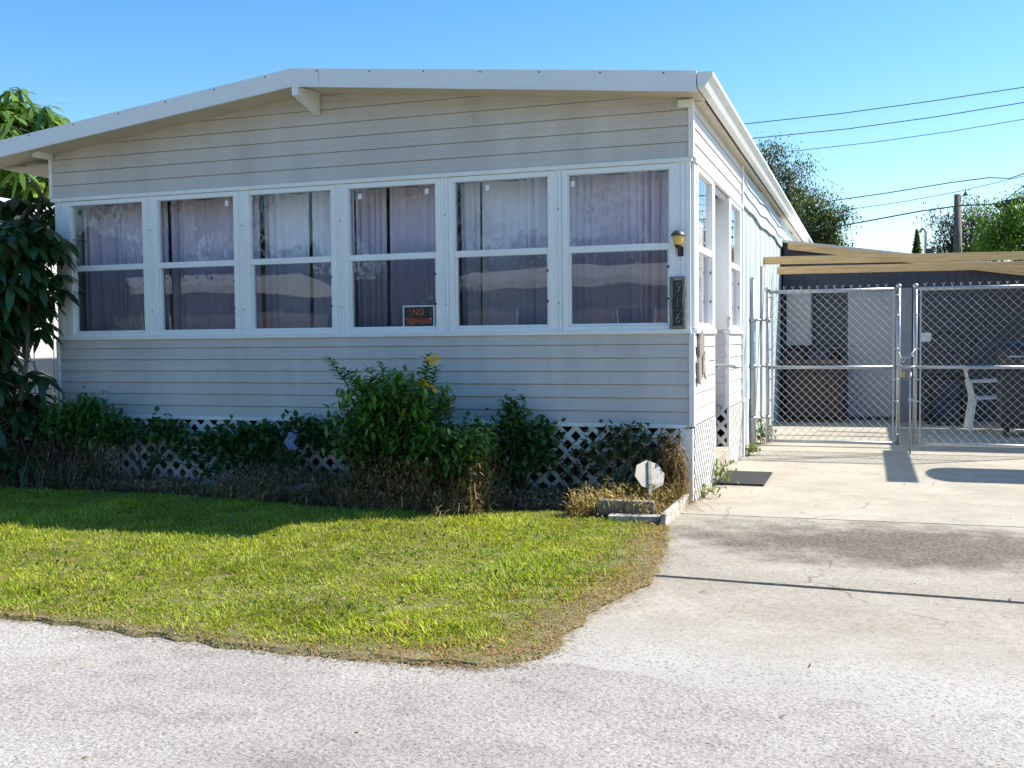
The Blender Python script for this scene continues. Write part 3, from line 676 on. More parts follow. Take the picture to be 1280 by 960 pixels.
# ------------------------------------------------------------------ chain link gates
def mesh_wires(o, x0, x1, y, z0, z1, pitch=.086, rad=.0023):
    H = z1-z0
    for sg, q in ((1, -.003), (-1, .003)):
        c = x0-H if sg > 0 else x0
        while c < (x1 if sg > 0 else x1+H):
            a, b = (max(x0, c), min(x1, c+H)) if sg > 0 else (max(x0, c-H), min(x1, c))
            if b-a > .01:
                za, zb_ = z0+sg*(a-c), z0+sg*(b-c); n = max(2, int((b-a)/.1)); P = []
                for i in range(n+1):
                    t = i/n; P.append((a+(b-a)*t, y+q+random.uniform(-.004, .004), za+(zb_-za)*t))
                o.tube(P, rad, 4, cap=False)
            c += pitch
    x = x0+pitch/2
    while x < x1:                                      # twisted tips above the top rail
        o.tube([(x-.018, y-.004, z1-.01), (x, y, z1+.022), (x-.014, y+.004, z1+.052)], .0035, 4); o.tube([(x+.018, y+.004, z1-.01), (x, y, z1+.022), (x+.014, y-.004, z1+.052)], .0035, 4)
        x += pitch
GY = 3.85
def gate(name, label, x0, x1, hinge, z1=1.74):
    g = thing(name, label, 'gate', (hinge, GY, 0), 'chain link driveway gates')
    z0 = .085; o = MB()
    o.tube([(x0, GY, z0), (x0, GY, z1)], .021, 12); o.tube([(x1, GY, z0), (x1, GY, z1)], .021, 12)
    o.tube([(x0, GY, z1-.02), (x1, GY, z1-.02)], .020, 12); o.tube([(x0, GY, z0+.02), (x1, GY, z0+.02)], .017, 12)
    for x in (x0, x1): o.ball((x, GY, z1+.012), .030, sq=(1, 1, .9))
    o.build('gate_frame', m_galv, g)
    o = MB(); o.tube([(x0, GY, .905), (x1, GY, .905)], .018, 10); o.build('middle_rail', m_galv, g)
    o = MB(); mesh_wires(o, x0+.05, x1-.05, GY-.028, z0+.03, z1-.015); o.build('wire_mesh', m_wire, g)
    for x, s in ((x0+.05, 1), (x1-.05, -1)):
        o = MB(); o.box(x-.008, x+.008, GY-.034, GY-.022, z0+.02, z1-.03)
        for zz in (.2, .55, .78, 1.1, 1.45, 1.66): o.tube([(x, GY-.028, zz), (x-s*.05, GY-.025, zz)], .008, 6)
        o.build('tension_bar', m_galv, g)
    return g
gL = gate('chain_link_gate', 'closed chain link gate leaf between the home and the padlock', .20, 1.535, .20)
gR = gate('chain_link_gate', 'closed chain link gate leaf in front of the white chair', 1.70, 3.05, 3.05)
o = MB(); o.tube([(1.70-.045, GY-.03, .0), (1.70-.045, GY-.03, .88)], .009, 8); o.box(1.655-.02, 1.655+.05, GY-.045, GY-.015, .55, .58); o.build('drop_rod', m_galv, gR)
o = MB(); o.tube([(1.535, GY-.03, .93), (1.60, GY-.04, .905), (1.70, GY-.03, .91)], .012, 8); o.box(1.57, 1.66, GY-.05, GY-.03, .895, .925); o.build('latch', m_galv, gR)
ch = thing('gate_chain', 'short chain with brass padlock tying the two gate leaves together', 'chain', (1.6, GY, .9))
o = MB(); o.tube([(1.535, GY-.03, 1.06), (1.56, GY-.05, 1.00), (1.60, GY-.055, 1.02), (1.64, GY-.05, 1.0), (1.70, GY-.03, 1.10)], .010, 6); o.tube([(1.535, GY-.03, .98), (1.58, GY-.05, .96), (1.64, GY-.05, 1.05), (1.70, GY-.03, 1.0)], .009, 6); o.build('links', m_galv, ch)
o = MB(); o.box(1.555, 1.60, GY-.07, GY-.045, .80, .865); pb = o.build('padlock', mat('brass', (.42, .33, .15), .4, metal=.7), ch, bev=.004)
o = MB(); o.tube([(1.563, GY-.057, .86), (1.563, GY-.057, .895), (1.578, GY-.057, .91), (1.592, GY-.057, .895), (1.592, GY-.057, .86)], .005, 6); o.build('shackle', m_galv, pb)
gp_ = thing('gate_post', 'tall galvanised gate post standing beside the blue wall', 'post', (.062, 3.64, 0))
o = MB(); o.tube([(.062, 3.64, 0), (.062, 3.64, 1.86)], .032, 14); o.ball((.062, 3.64, 1.862), .034, sq=(1, 1, .6)); o.build('post', m_galv, gp_)
for zz in (.36, .92, 1.42): o = MB(); o.tube([(.062, 3.64, zz), (.13, 3.74, zz), (.20, GY, zz)], .012, 8); o.lathe((.062, 3.64, zz-.02), [(.038, 0), (.038, .04)], 14); o.lathe((.20, GY, zz-.02), [(.028, 0), (.028, .04)], 14); o.build('hinge', m_galv, gp_)
# ------------------------------------------------------------------ carport beams
def beam(label, y, z, x0, x1, h, dz, rot=0):
    o = MB(); o.bar((x0, y, z), (x1, y+rot, z+dz), .045, h); b = o.build('pine_beam', m_wood, bev=.004); tag(b, label, 'beam', 'pine beams of the carport')
beam('upper front pine beam running over the gates from the home', 5.6, 2.185, -.0, 4.6, .095, -.06)
beam('lower rear pine beam just behind the front beam over the gates', 6.9, 2.135, .06, 4.6, .10, -.03)
beam('pine board slanting down below the beams at the right edge', 7.6, 2.16, 2.5, 4.4, .09, -.20, -.5)
cr = thing('carport_roof', 'flat metal carport roof resting on the pine beams, with unseen boards added to cast shadows', 'roof', (4.5, 7, 2.2))
o = MB(); o.box(3.40, 6.5, 5.4, 8.3, 2.19, 2.215); o.build('roof_sheet', m_roof, cr)
o = MB(); o.box(3.29, 3.53, 2.85, 5.39, 2.165, 2.188); o.build('strip_shadow_board', m_wood, cr)  # unseen board, added to cast the dark strip before the gates
o = MB(); o.prism([(3.80-.2*math.cos(a), 3.45+.5*math.sin(a), 2.14) for a in np.linspace(-1.57, 1.57, 9)]+[(6.5, 3.98, 2.14), (6.5, 2.95, 2.14)], (0, 0, .02)); o.build('blob_shadow_panel', m_roof, cr)  # unseen panel, its rounded end shaped for the blob shadow on the driveway
for x, y in ((6.3, 3.2), (6.3, 5.5), (6.3, 8.2)): MB().box(x, x+.09, y, y+.09, 0, 2.13).build('support_post', m_wood, cr)

# ------------------------------------------------------------------ shed
SY = 8.4
sh = thing('shed', 'dark slate grooved shed with a low sloping roof behind the gates', 'shed', (2.5, 9.5, 0))
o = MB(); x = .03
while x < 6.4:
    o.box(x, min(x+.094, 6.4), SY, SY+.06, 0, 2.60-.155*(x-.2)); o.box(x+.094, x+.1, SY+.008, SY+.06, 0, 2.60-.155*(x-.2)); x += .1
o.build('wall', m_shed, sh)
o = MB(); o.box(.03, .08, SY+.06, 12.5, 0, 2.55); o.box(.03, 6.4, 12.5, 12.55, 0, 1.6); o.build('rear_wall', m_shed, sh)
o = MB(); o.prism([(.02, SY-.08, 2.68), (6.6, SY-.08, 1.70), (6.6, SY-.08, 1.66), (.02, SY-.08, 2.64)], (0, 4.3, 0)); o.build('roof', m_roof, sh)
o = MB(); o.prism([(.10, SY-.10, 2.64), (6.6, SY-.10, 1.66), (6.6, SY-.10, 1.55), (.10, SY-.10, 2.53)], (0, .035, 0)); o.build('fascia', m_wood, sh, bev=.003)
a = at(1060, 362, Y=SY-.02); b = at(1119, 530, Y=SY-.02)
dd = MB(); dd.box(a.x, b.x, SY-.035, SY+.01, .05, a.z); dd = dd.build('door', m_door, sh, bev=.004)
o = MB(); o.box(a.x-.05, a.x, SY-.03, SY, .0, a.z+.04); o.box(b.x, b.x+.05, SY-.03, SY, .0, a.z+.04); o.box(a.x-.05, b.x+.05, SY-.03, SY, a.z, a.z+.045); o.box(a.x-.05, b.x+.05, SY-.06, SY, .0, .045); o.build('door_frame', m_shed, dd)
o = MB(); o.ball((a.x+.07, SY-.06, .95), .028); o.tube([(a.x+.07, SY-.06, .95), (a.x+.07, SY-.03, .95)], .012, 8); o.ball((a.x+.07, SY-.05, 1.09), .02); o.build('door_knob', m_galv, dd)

a = at(1121, 360, Y=SY-.02); b = at(1139, 500, Y=SY-.02); MB().box(a.x, b.x, SY-.03, SY, .0, a.z).build('corner_post', mat('post grey', (.26, .27, .29), .6), sh)
# things under the shed front
def pos(x, y, Y): return at(x, y, Y=Y)
a = pos(983, 362, SY-.2); b = pos(1014, 432, SY-.2)
wc = thing('wall_cupboard', 'pale wall cupboard in the shade above the dark workbench', 'cupboard', (a.x, SY-.1, b.z))
o = MB(); o.box(a.x, b.x, SY-.20, SY-.004, b.z, a.z); o.build('carcass', m_door, wc, bev=.004)
o = MB(); o.box(a.x+.01, b.x-.01, SY-.215, SY-.202, b.z+.01, a.z-.01); c_ = o.build('cupboard_door', m_door, wc, bev=.004)
o = MB(); o.tube([(b.x-.04, SY-.22, b.z+.1), (b.x-.04, SY-.235, b.z+.13), (b.x-.04, SY-.22, b.z+.16)], .005, 6); o.build('handle', m_galv, c_)
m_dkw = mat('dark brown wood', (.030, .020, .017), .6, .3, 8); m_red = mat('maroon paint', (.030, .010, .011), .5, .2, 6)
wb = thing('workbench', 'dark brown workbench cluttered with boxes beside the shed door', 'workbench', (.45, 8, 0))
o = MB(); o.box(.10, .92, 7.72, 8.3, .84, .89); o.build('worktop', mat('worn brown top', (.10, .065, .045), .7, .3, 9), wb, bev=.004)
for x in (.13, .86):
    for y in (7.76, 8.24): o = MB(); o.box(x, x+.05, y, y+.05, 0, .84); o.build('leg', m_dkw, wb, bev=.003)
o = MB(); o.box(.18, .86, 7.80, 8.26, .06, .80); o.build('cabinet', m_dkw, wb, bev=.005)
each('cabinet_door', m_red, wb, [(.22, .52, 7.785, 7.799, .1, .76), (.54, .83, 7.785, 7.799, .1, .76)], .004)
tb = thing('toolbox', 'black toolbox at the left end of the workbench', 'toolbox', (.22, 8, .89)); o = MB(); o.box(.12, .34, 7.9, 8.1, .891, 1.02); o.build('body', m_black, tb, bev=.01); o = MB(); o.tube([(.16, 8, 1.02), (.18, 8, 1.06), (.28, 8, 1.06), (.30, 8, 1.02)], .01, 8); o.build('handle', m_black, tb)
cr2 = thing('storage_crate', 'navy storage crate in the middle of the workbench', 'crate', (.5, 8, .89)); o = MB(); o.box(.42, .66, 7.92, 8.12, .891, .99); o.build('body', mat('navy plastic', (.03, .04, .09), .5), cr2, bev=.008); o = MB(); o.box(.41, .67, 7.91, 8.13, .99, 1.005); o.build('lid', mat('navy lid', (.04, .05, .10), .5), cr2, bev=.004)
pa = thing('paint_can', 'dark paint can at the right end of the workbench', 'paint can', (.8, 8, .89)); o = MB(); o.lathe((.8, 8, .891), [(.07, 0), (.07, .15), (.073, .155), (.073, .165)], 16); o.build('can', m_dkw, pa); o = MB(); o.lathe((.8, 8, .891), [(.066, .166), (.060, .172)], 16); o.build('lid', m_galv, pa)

sw = thing('wall_notice', 'small pale paper notice stuck on the shed wall right of the gap', 'notice', tuple(pos(1156, 421, SY-.01)))
a = pos(1150, 416, SY-.01); b = pos(1164, 427, SY-.01); o = MB(); o.box(a.x, b.x, SY-.012, SY-.004, b.z, a.z); o.build('sheet', m_plas, sw)
# wire rack / hand truck
ht = thing('hand_truck', 'black tubular hand truck leaning in front of the shed wall', 'hand truck', (2.25, 7.6, 0))
o = MB(); o.tube([(2.08, 7.75, .05), (2.08, 7.85, 1.16), (2.12, 7.86, 1.24), (2.2, 7.86, 1.26), (2.34, 7.86, 1.26), (2.42, 7.86, 1.24), (2.46, 7.85, 1.16), (2.46, 7.75, .05)], .018, 8)
for zz in (.35, .7, 1.0): o.tube([(2.08, 7.78+zz*.05, zz), (2.46, 7.78+zz*.05, zz)], .012, 8)
o.build('frame', m_black, ht); o = MB(); o.box(2.08, 2.46, 7.5, 7.76, .03, .045); o.build('toe_plate', m_black, ht)
for x in (2.03, 2.51): o = MB(); o.tube([(x-.025, 7.8, .10), (x+.025, 7.8, .10)], .10, 20); o.build('wheel', m_rubber, ht)
bn = thing('storage_bin', 'dark blue storage bin standing behind the hand truck rails', 'bin', (2.27, 8.1, 0)); o = MB(); o.box(2.1, 2.5, 7.95, 8.3, 0, .62); o.build('body', mat('dark blue bin', (.035, .045, .08), .5), bn, bev=.012); o = MB(); o.box(2.08, 2.52, 7.93, 8.32, .62, .66); o.build('lid', m_black, bn, bev=.008)
bw = thing('broom', 'broom with a slanting dark handle leaning on the shed wall', 'broom', (2.5, 8.2, 0)); a = pos(1222, 420, 8.2); o = MB(); o.tube([(2.42, 8.0, .25), (a.x, 8.33, a.z)], .013, 8); o.build('handle', m_black, bw); o = MB(); o.box(2.30, 2.52, 7.96, 8.03, .02, .26); o.build('brush', m_dkw, bw, bev=.01)

# white plastic chair seen from the side-front
chx, chy = 2.72, 6.95
pc = thing('plastic_chair', 'white plastic garden chair facing right under the carport', 'chair', (chx, chy, 0))
w2_ = .25
o = MB(); o.add([(chx-.21, chy-w2_, .40), (chx+.22, chy-w2_, .42), (chx+.22, chy+w2_, .42), (chx-.21, chy+w2_, .40), (chx-.21, chy-w2_, .425), (chx+.22, chy-w2_, .445), (chx+.22, chy+w2_, .445), (chx-.21, chy+w2_, .425)], [(3, 2, 1, 0), (4, 5, 6, 7), (0, 1, 5, 4), (1, 2, 6, 5), (2, 3, 7, 6), (3, 0, 4, 7)]); o.build('seat', m_plas, pc, bev=.01)
for sx, sy in ((-1, -1), (-1, 1), (1, -1), (1, 1)):
    o = MB(); o.bar((chx+sx*.25, chy+sy*.27, 0), (chx+sx*.19, chy+sy*.24, .42), .055, .06, (0, 1, 0)); o.build('leg', m_plas, pc, bev=.006)
o = MB()
for i in range(5): y = chy-.19+.095*i; o.bar((chx-.20, y, .42), (chx-.29, y, .80), .06, .012, (1, 0, 0))
o.bar((chx-.285, chy-.23, .79), (chx-.285, chy+.23, .79), .06, .02, (0, 0, 1)); o.build('backrest', m_plas, pc, bev=.005)
for sy in (-1, 1):
    o = MB(); o.bar((chx-.27, chy+sy*.26, .63), (chx+.20, chy+sy*.27, .645), .05, .022); o.bar((chx+.19, chy+sy*.27, .64), (chx+.21, chy+sy*.26, .42), .05, .03, (0, 1, 0)); o.bar((chx-.25, chy+sy*.26, .64), (chx-.20, chy+sy*.25, .42), .04, .03, (0, 1, 0)); o.build('armrest', m_plas, pc, bev=.006)
# covered barbecue
bq = thing('barbecue', 'black covered barbecue on wheels right of the white chair', 'barbecue', (3.1, 6.2, 0))
o = MB(); o.box(2.76, 3.5, 6.0, 6.45, .10, .80); o.build('cart', m_black, bq, bev=.02)
o = MB(); o.tube([(2.74, 6.22, .92), (3.52, 6.22, .92)], .24, 18); o.build('hood', m_black, bq)
for x in (2.80, 3.40): o = MB(); o.tube([(x, 6.04, .085), (x+.05, 6.04, .085)], .085, 16); o.build('wheel', m_rubber, bq)
o = MB(); o.tube([(2.84, 5.99, .95), (2.84, 5.95, .97), (3.4, 5.95, .97), (3.4, 5.99, .95)], .012, 8); o.build('handle', m_galv, bq)

# ------------------------------------------------------------------ plants
def scatter(cs, per, sig):
    cs = np.repeat(np.asarray(cs, float), per, 0); return cs + rng.normal(0, 1, cs.shape)*np.asarray(sig)
def leafy(name, m, cs, per, sig, L, W, c1, c2, parent=None, up=.2, droop=.3, jit=.25, ymax=None, prof=(.15, 1, .8, .05), zmin=.03):
    P = scatter(cs, int(per*1.7), sig)
    if ymax is not None: P[:, 1] = np.where(P[:, 1] > ymax, ymax-np.abs(rng.normal(0, .03, len(P))), P[:, 1])
    P = P[P[:, 2] > zmin]; n = len(P)
    return strips(name, m, P, rdir(n, up, .75), rng.uniform(L[0], L[1], n)*1.2, rng.uniform(W[0], W[1], n)*1.25, rng.uniform(0, droop, n), mixcol(c1, c2, n, jit), parent, prof, fold=.12)

def sprig(path, n, L, W, col, out, m=None):
    """opposite leaves along an upright shoot, returned as arrays"""
    path = np.asarray(path, float); t = np.linspace(.1, 1, n); seg = np.minimum((t*(len(path)-1)).astype(int), len(path)-2); u = t*(len(path)-1)-seg
    P = path[seg]*(1-u[:, None])+path[seg+1]*u[:, None]; d = nrm(path[seg+1]-path[seg])
    a = np.arange(n)*2.4+rng.uniform(0, 6); s = np.stack([np.cos(a), np.sin(a), np.zeros(n)], 1)
    out.append((P, nrm(s*.9+d*.55), np.full(n, L)*(1.1-.45*t)*rng.uniform(.8, 1.2, n), np.full(n, W)*(1.1-.35*t), col*rng.uniform(.75, 1.3, (n, 1))))
def emit(name, m, out, parent, droop=.25, prof=(.15, 1, .8, .05)):
    a = [np.concatenate([q[i] for q in out]) for i in range(5)]
    return strips(name, m, a[0], a[1], a[2], a[3], droop, a[4], parent, prof, fold=.12)

GRN1, GRN2 = (.045, .13, .020), (.15, .30, .04)
# yellow flowering shrub: many upright leafy shoots from one root
fb = thing('flowering_shrub', 'tall green shrub with yellow flowers in front of the siding', 'shrub', (-2.1, -.55, 0))
out = []; st = MB(); rr = random.Random(3)
root = Vector((-2.13, -.55, .0))
tips = [at(410, 447, Y=-.60), at(432, 462, Y=-.62), at(537, 443, Y=-.60), at(545, 458, Y=-.58), at(478, 455, Y=-.55), at(463, 462, Y=-.6), at(500, 468, Y=-.6), at(556, 487, Y=-.55), at(562, 498, Y=-.5), at(446, 478, Y=-.6)]
for i in range(105):
    x = rr.uniform(-2.60, -1.78); z = rr.uniform(.35, .98)-.9*max(0, abs(x+2.17)-.22); tips.append(Vector((x, rr.uniform(-.88, -.32), z)))
for i in range(50): tips.append(Vector((rr.uniform(-1.95, -1.42), rr.uniform(-.85, -.4), rr.uniform(.36, .58))))
for i, tp in enumerate(tips):
    b0 = root+Vector((rr.uniform(-.18, .18) + (.35 if tp.x > -1.8 else 0), rr.uniform(-.12, .12), 0)); md = b0.lerp(tp, .55)+Vector((rr.uniform(-.05, .05), rr.uniform(-.04, .04), .06))
    if i < 2: md = Vector((tp.x+.16, tp.y, tp.z-.20))
    if i in (2, 3): md = Vector((tp.x-.06, tp.y, tp.z-.24))
    pth = [b0, md, tp]; st.tube(pth, [.009, .006, .002], 5)
    cc = np.array(GRN1)+(np.array(GRN2)-np.array(GRN1))*rr.random()
    q = [md.lerp(tp, k/5) for k in range(6)] if i < 10 else [b0.lerp(md, .55), md, tp]
    sprig(q, 34 if i < 10 else 46, .115 if i < 10 else .10, .036 if i < 10 else .038, cc*(1.15 if i < 10 else 1), out)
for i in range(170):
    x = rr.uniform(-2.56, -1.84); top_ = .96-.75*max(0, abs(x+2.17)-.20); c_ = np.array([x, rr.uniform(-.86, -.25), rr.uniform(.34, top_)]); n = 20
    out.append((c_+rng.normal(0, .05, (n, 3)), rdir(n, .25, .8), rng.uniform(.055, .10, n), rng.uniform(.024, .038, n), mixcol(GRN1, GRN2, n, .3)))
for i in range(70):
    c_ = np.array([rr.uniform(-1.9, -1.42), rr.uniform(-.86, -.3), rr.uniform(.30, .56)]); n = 18
    out.append((c_+rng.normal(0, .05, (n, 3)), rdir(n, .25, .8), rng.uniform(.045, .08, n), rng.uniform(.022, .034, n), mixcol((.06, .12, .025), (.12, .22, .045), n, .3)))
st.build('stem', m_stem, fb); emit('foliage', m_leafg, out, fb)
for x, y in ((526, 480), (531, 478), (541, 486), (537, 451), (545, 447)):
    c_ = np.array(at(x, y, Y=-.68)); out = []
    for k in range(5):
        a = k*1.257+x; out.append((c_[None], np.array([[math.cos(a), -.35, math.sin(a)]]), np.array([.042]), np.array([.036]), np.array([[.80, .52, .02]])))
    emit('flower', m_petal, out, fb, .15, (.3, .9, 1, .4))

def bush(name, label, cat, loc, centers, per, sig, L, W, c1, c2, group=None, m=m_leaf, stem=True, **kw):
    b = thing(name, label, cat, loc, group)
    leafy('foliage', m, centers, per, sig, L, W, c1, c2, b, **kw)
    if stem:
        s = MB()
        for c_ in centers[::2]: s.tube([(loc[0]+random.uniform(-.08, .08), loc[1]+random.uniform(-.05, .05), 0), ((loc[0]+c_[0])/2, (loc[1]+c_[1])/2, c_[2]*.6), tuple(c_)], [.008, .006, .003], 5)
        s.build('stem', m_stem, b)
    return b
def cl(x0, x1, y0, y1, z0, z1, n, seed): r = random.Random(seed); return [(r.uniform(x0, x1), r.uniform(y0, y1), r.uniform(z0, z1)) for _ in range(n)]
# climbing vines on the lattice
bush('lattice_vine', 'small leaved vine with one upright shoot right of the flowering shrub', 'vine', (-1.35, -.14, 0),
     cl(-1.75, -.95, -.24, -.10, .25, .55, 26, 1)+cl(-1.45, -1.1, -.22, -.1, .5, .60, 8, 2)+[(-1.36, -.2, .62), (-1.37, -.2, .68), (-1.35, -.2, .73), (-1.30, -.2, .66), (-1.42, -.2, .63)], 26, (.055, .035, .045), (.03, .055), (.022, .038), (.035, .09, .022), (.09, .18, .045))
bush('lattice_vine', 'olive brown vine covering the lattice below the right front window', 'vine', (-.6, -.12, 0),
     cl(-.95, -.12, -.16, -.06, .12, .48, 30, 3)+cl(-.75, -.35, -.18, -.08, .38, .54, 9, 33), 14, (.05, .03, .05), (.025, .05), (.018, .032), (.09, .075, .04), (.085, .14, .045))
bush('lattice_vine', 'dark green vine trailing over the lattice left of the flowering shrub', 'vine', (-3.7, -.14, 0),
     cl(-4.25, -3.5, -.24, -.08, .34, .52, 20, 4)+cl(-3.3, -2.75, -.24, -.08, .40, .60, 18, 5)+cl(-3.9, -3.5, -.26, -.12, .16, .5, 14, 6)+cl(-4.75, -2.9, -.26, -.10, .16, .46, 20, 66), 18, (.055, .04, .04), (.035, .065), (.025, .042), (.028, .085, .020), (.07, .165, .04))
bush('lattice_vine', 'green vine along the top of the lattice near the left corner', 'vine', (-4.8, -.14, 0),
     cl(-5.2, -4.3, -.22, -.08, .40, .54, 22, 7), 18, (.055, .035, .035), (.035, .06), (.024, .04), (.035, .10, .022), (.085, .18, .04))
# left hedge shrub
bush('fern_shrub', 'feathery bright green shrub at the foot of the left corner', 'shrub', (-5.35, -.3, 0),
     cl(-5.75, -5.0, -.45, -.14, .38, .66, 30, 8)+cl(-5.55, -5.15, -.4, -.2, .6, .74, 10, 9), 30, (.06, .05, .045), (.04, .08), (.016, .028), (.04, .12, .022), (.10, .23, .045))
# dead brown growth
def deadbed(name, label, loc, x0, x1, y0, y1, hz, n, seed, c1=(.12, .08, .046), c2=(.44, .31, .17), pw=1.4):
    b = thing(name, label, 'dead plant', loc, 'dead brown plants in the bed'); n = int(n*1.6)
    P = np.stack([rng.uniform(x0, x1, n), rng.uniform(y0, y1, n), np.abs(rng.normal(0, hz*.45, n))+.012], 1)
    P[:, 2] *= .2+1.6*vnoise(P[:, 0], P[:, 1]*1.5, 3.1, seed)*(.5+vnoise(P[:, 0], P[:, 1], 9, seed+50)); P[:, 2] = np.where(P[:, 2] > hz*.95, P[:, 2]*.5, P[:, 2])
    strips('dry_leaves', m_dry, P, rdir(n, .35, .8), rng.uniform(.02, .06, n), rng.uniform(.004, .015, n), rng.uniform(.1, .7, n), mixcol(c1, c2, n, .35, pw)*(.7+.7*vnoise(P[:, 0], P[:, 2]*2, 4, seed+9))[:, None], b)
    k_ = max(60, n//7); P = np.stack([rng.uniform(x0, x1, k_), rng.uniform(y0, y1, k_), np.full(k_, .005)], 1)
    strips('dry_stalks', m_dry, P, rdir(k_, .9, .75), rng.uniform(.4, 1.25, k_)*hz, rng.uniform(.003, .006, k_), rng.uniform(.1, .8, k_), mixcol((.16, .11, .06), (.48, .37, .20), k_, .3), b, prof=(1, .9, .7, .3))
    return b
deadbed('dead_undergrowth', 'dead brown undergrowth below the umbrella plant at the left edge', (-5.9, -.5, 0), -6.9, -4.95, -.78, -.15, .50, 7000, 21, (.05, .036, .028), (.17, .125, .08))
deadbed('dead_undergrowth', 'low withered grass below the white lattice on the left', (-4.3, -.45, 0), -5.0, -3.6, -.70, -.08, .11, 2800, 22)
deadbed('dead_undergrowth', 'brown withered heap between the blue rag and the flowering shrub', (-3.0, -.5, 0), -3.65, -2.45, -.86, -.12, .25, 5400, 23)
deadbed('dead_undergrowth', 'russet dead growth at the foot of the flowering shrub', (-1.9, -.7, 0), -2.5, -1.35, -.98, -.25, .42, 8000, 24, (.11, .075, .035), (.42, .27, .12))
deadbed('dead_undergrowth', 'sparse dark litter below the lattice between shrub and octagon', (-.95, -.3, 0), -1.4, -.45, -.62, -.05, .13, 2600, 25)
deadbed('dead_undergrowth', 'sunlit straw coloured weeds around the grey wooden block', (-.3, -.5, 0), -.78, -.07, -.82, -.1, .21, 2900, 26, (.20, .14, .05), (.42, .32, .13), 1)
deadbed('dead_undergrowth', 'dead brown creeper climbing the lattice at the right corner', (-.12, -.12, 0), -.24, -.04, -.20, -.05, .55, 1900, 27, (.11, .07, .03), (.34, .22, .10), 1)
# leaf litter on the bed
n = 9000; P = np.stack([rng.uniform(-7, -.1, n), rng.uniform(-.95, -.02, n), rng.uniform(.011, .03, n)], 1); P = P[inpoly(P[:, 0], P[:, 1], bed)]; n = len(P)
tag(strips('leaf_litter', m_dry, P, rdir(n, .05, 1)*np.array([1, 1, .3]), rng.uniform(.03, .07, n), rng.uniform(.01, .025, n), .1, mixcol((.05, .035, .02), (.20, .14, .08), n, .3)), kind='stuff')

n = 90; P = np.stack([rng.uniform(-3.5, 2.2, n), rng.uniform(-5.6, 2.5, n), np.full(n, .004)], 1); P[:, 2] = np.where(P[:, 1] < -3.7, -.011, .004); k = ~inpoly(P[:, 0], P[:, 1], lawn) & ((P[:, 0] > .05) | (P[:, 1] < -3.9)); P = P[k]; n = len(P)
tag(strips('fallen_leaves', m_dry, P, rdir(n, .02, 1)*np.array([1, 1, .2])+np.array([0, 0, .05]), rng.uniform(.015, .04, n), rng.uniform(.006, .016, n), .05, mixcol((.12, .07, .03), (.35, .22, .10), n, .3)), kind='stuff')
n = 130; P = np.stack([rng.uniform(-6, -.05, n), rng.uniform(-3.95, -.9, n), np.full(n, .03)], 1)
tag(strips('fallen_leaves', m_dry, P, rdir(n, .15, 1)*np.array([1, 1, .5]), rng.uniform(.02, .05, n), rng.uniform(.008, .02, n), .05, mixcol((.16, .09, .03), (.42, .28, .12), n, .3)), kind='stuff')
# umbrella plants (palmate whorls)
def umbrella(name, label, loc, whorls, trunkpts, c1, c2, LL=(.16, .24), tr=.03, group=None, wr=(.30, .38)):
    b = thing(name, label, 'plant', loc, group)
    s = MB()
    for p_ in trunkpts: s.tube(p_, [tr*(1-.55*k/(len(p_)-1)) for k in range(len(p_))], 8)
    B, D, L_, W_, CC, = [], [], [], [], []
    allp = [Vector(q) for p_ in trunkpts for q in p_[1:]]
    for wv in whorls:
        c_ = Vector(wv); src = min(allp, key=lambda q: (q-c_).length+(.3 if q.z > c_.z else 0)); mid = src.lerp(c_, .5)+Vector((0, 0, .05))
        s.tube([src, mid, c_], [.007, .005, .004], 5)
        k = random.choice((7, 8, 8, 9)); a0 = random.uniform(0, 6); tl = Vector((random.gauss(0, .3), random.gauss(-.2, .3), 1)).normalized(); e1 = tl.orthogonal().normalized(); e2 = tl.cross(e1); ln = random.uniform(*LL)
        t = random.random(); cb = np.array(c1)*(1-t)+np.array(c2)*t
        for i in range(k):
            a = a0+6.283*i/k; d = e1*math.cos(a)+e2*math.sin(a)-tl*random.uniform(.05, .35)
            B.append(c_); D.append(d); L_.append(ln*random.uniform(.85, 1.1)); W_.append(ln*random.uniform(*wr)); CC.append(cb*random.uniform(.8, 1.2))
    s.build('trunk', m_bark, b)
    strips('foliage', m_leafg, np.array(B), np.array(D), np.array(L_), np.array(W_), rng.uniform(.25, .7, len(B)), np.array(CC), b, (.12, .7, 1, .85, .08), fold=.08)
    return b
rr = random.Random(9)
wh = []
while len(wh) < 300:
    x = rr.uniform(-6.45, -5.46); z = rr.uniform(.22, 2.36); y = rr.uniform(-.75, .0)
    edge_x = -5.80+.14*math.sin(z*3.3+1)-(.35 if 1.0 < z < 1.25 else 0)
    if x < edge_x: wh.append((x, y, z))
for _ in range(26): wh.append((rr.uniform(-6.5, -5.9), rr.uniform(-.3, .25), rr.uniform(2.2, 2.62)))
wh += [tuple(at(58, 285, Y=-.4)), tuple(at(42, 275, Y=-.35)), tuple(at(52, 330, Y=-.4)), tuple(at(50, 360, Y=-.45)), tuple(at(50, 470, Y=-.4)), tuple(at(45, 300, Y=-.3))]
umbrella('umbrella_plant', 'big dark umbrella plant with drooping palmate leaves at the left edge', (-6.2, -.35, 0), wh,
         [[(-6.2, -.35, 0), (-6.15, -.4, .7), (-6.1, -.35, 1.4), (-6.05, -.35, 2.2)], [(-6.3, -.3, 0), (-6.5, -.4, .8), (-6.55, -.35, 1.6), (-6.5, -.3, 2.3)], [(-6.2, -.4, 0), (-5.95, -.45, .5), (-5.85, -.4, 1.1), (-5.8, -.4, 1.7)]], (.020, .055, .020), (.05, .115, .035))
wh = []
cc_ = at(6, 192, Y=2.6)
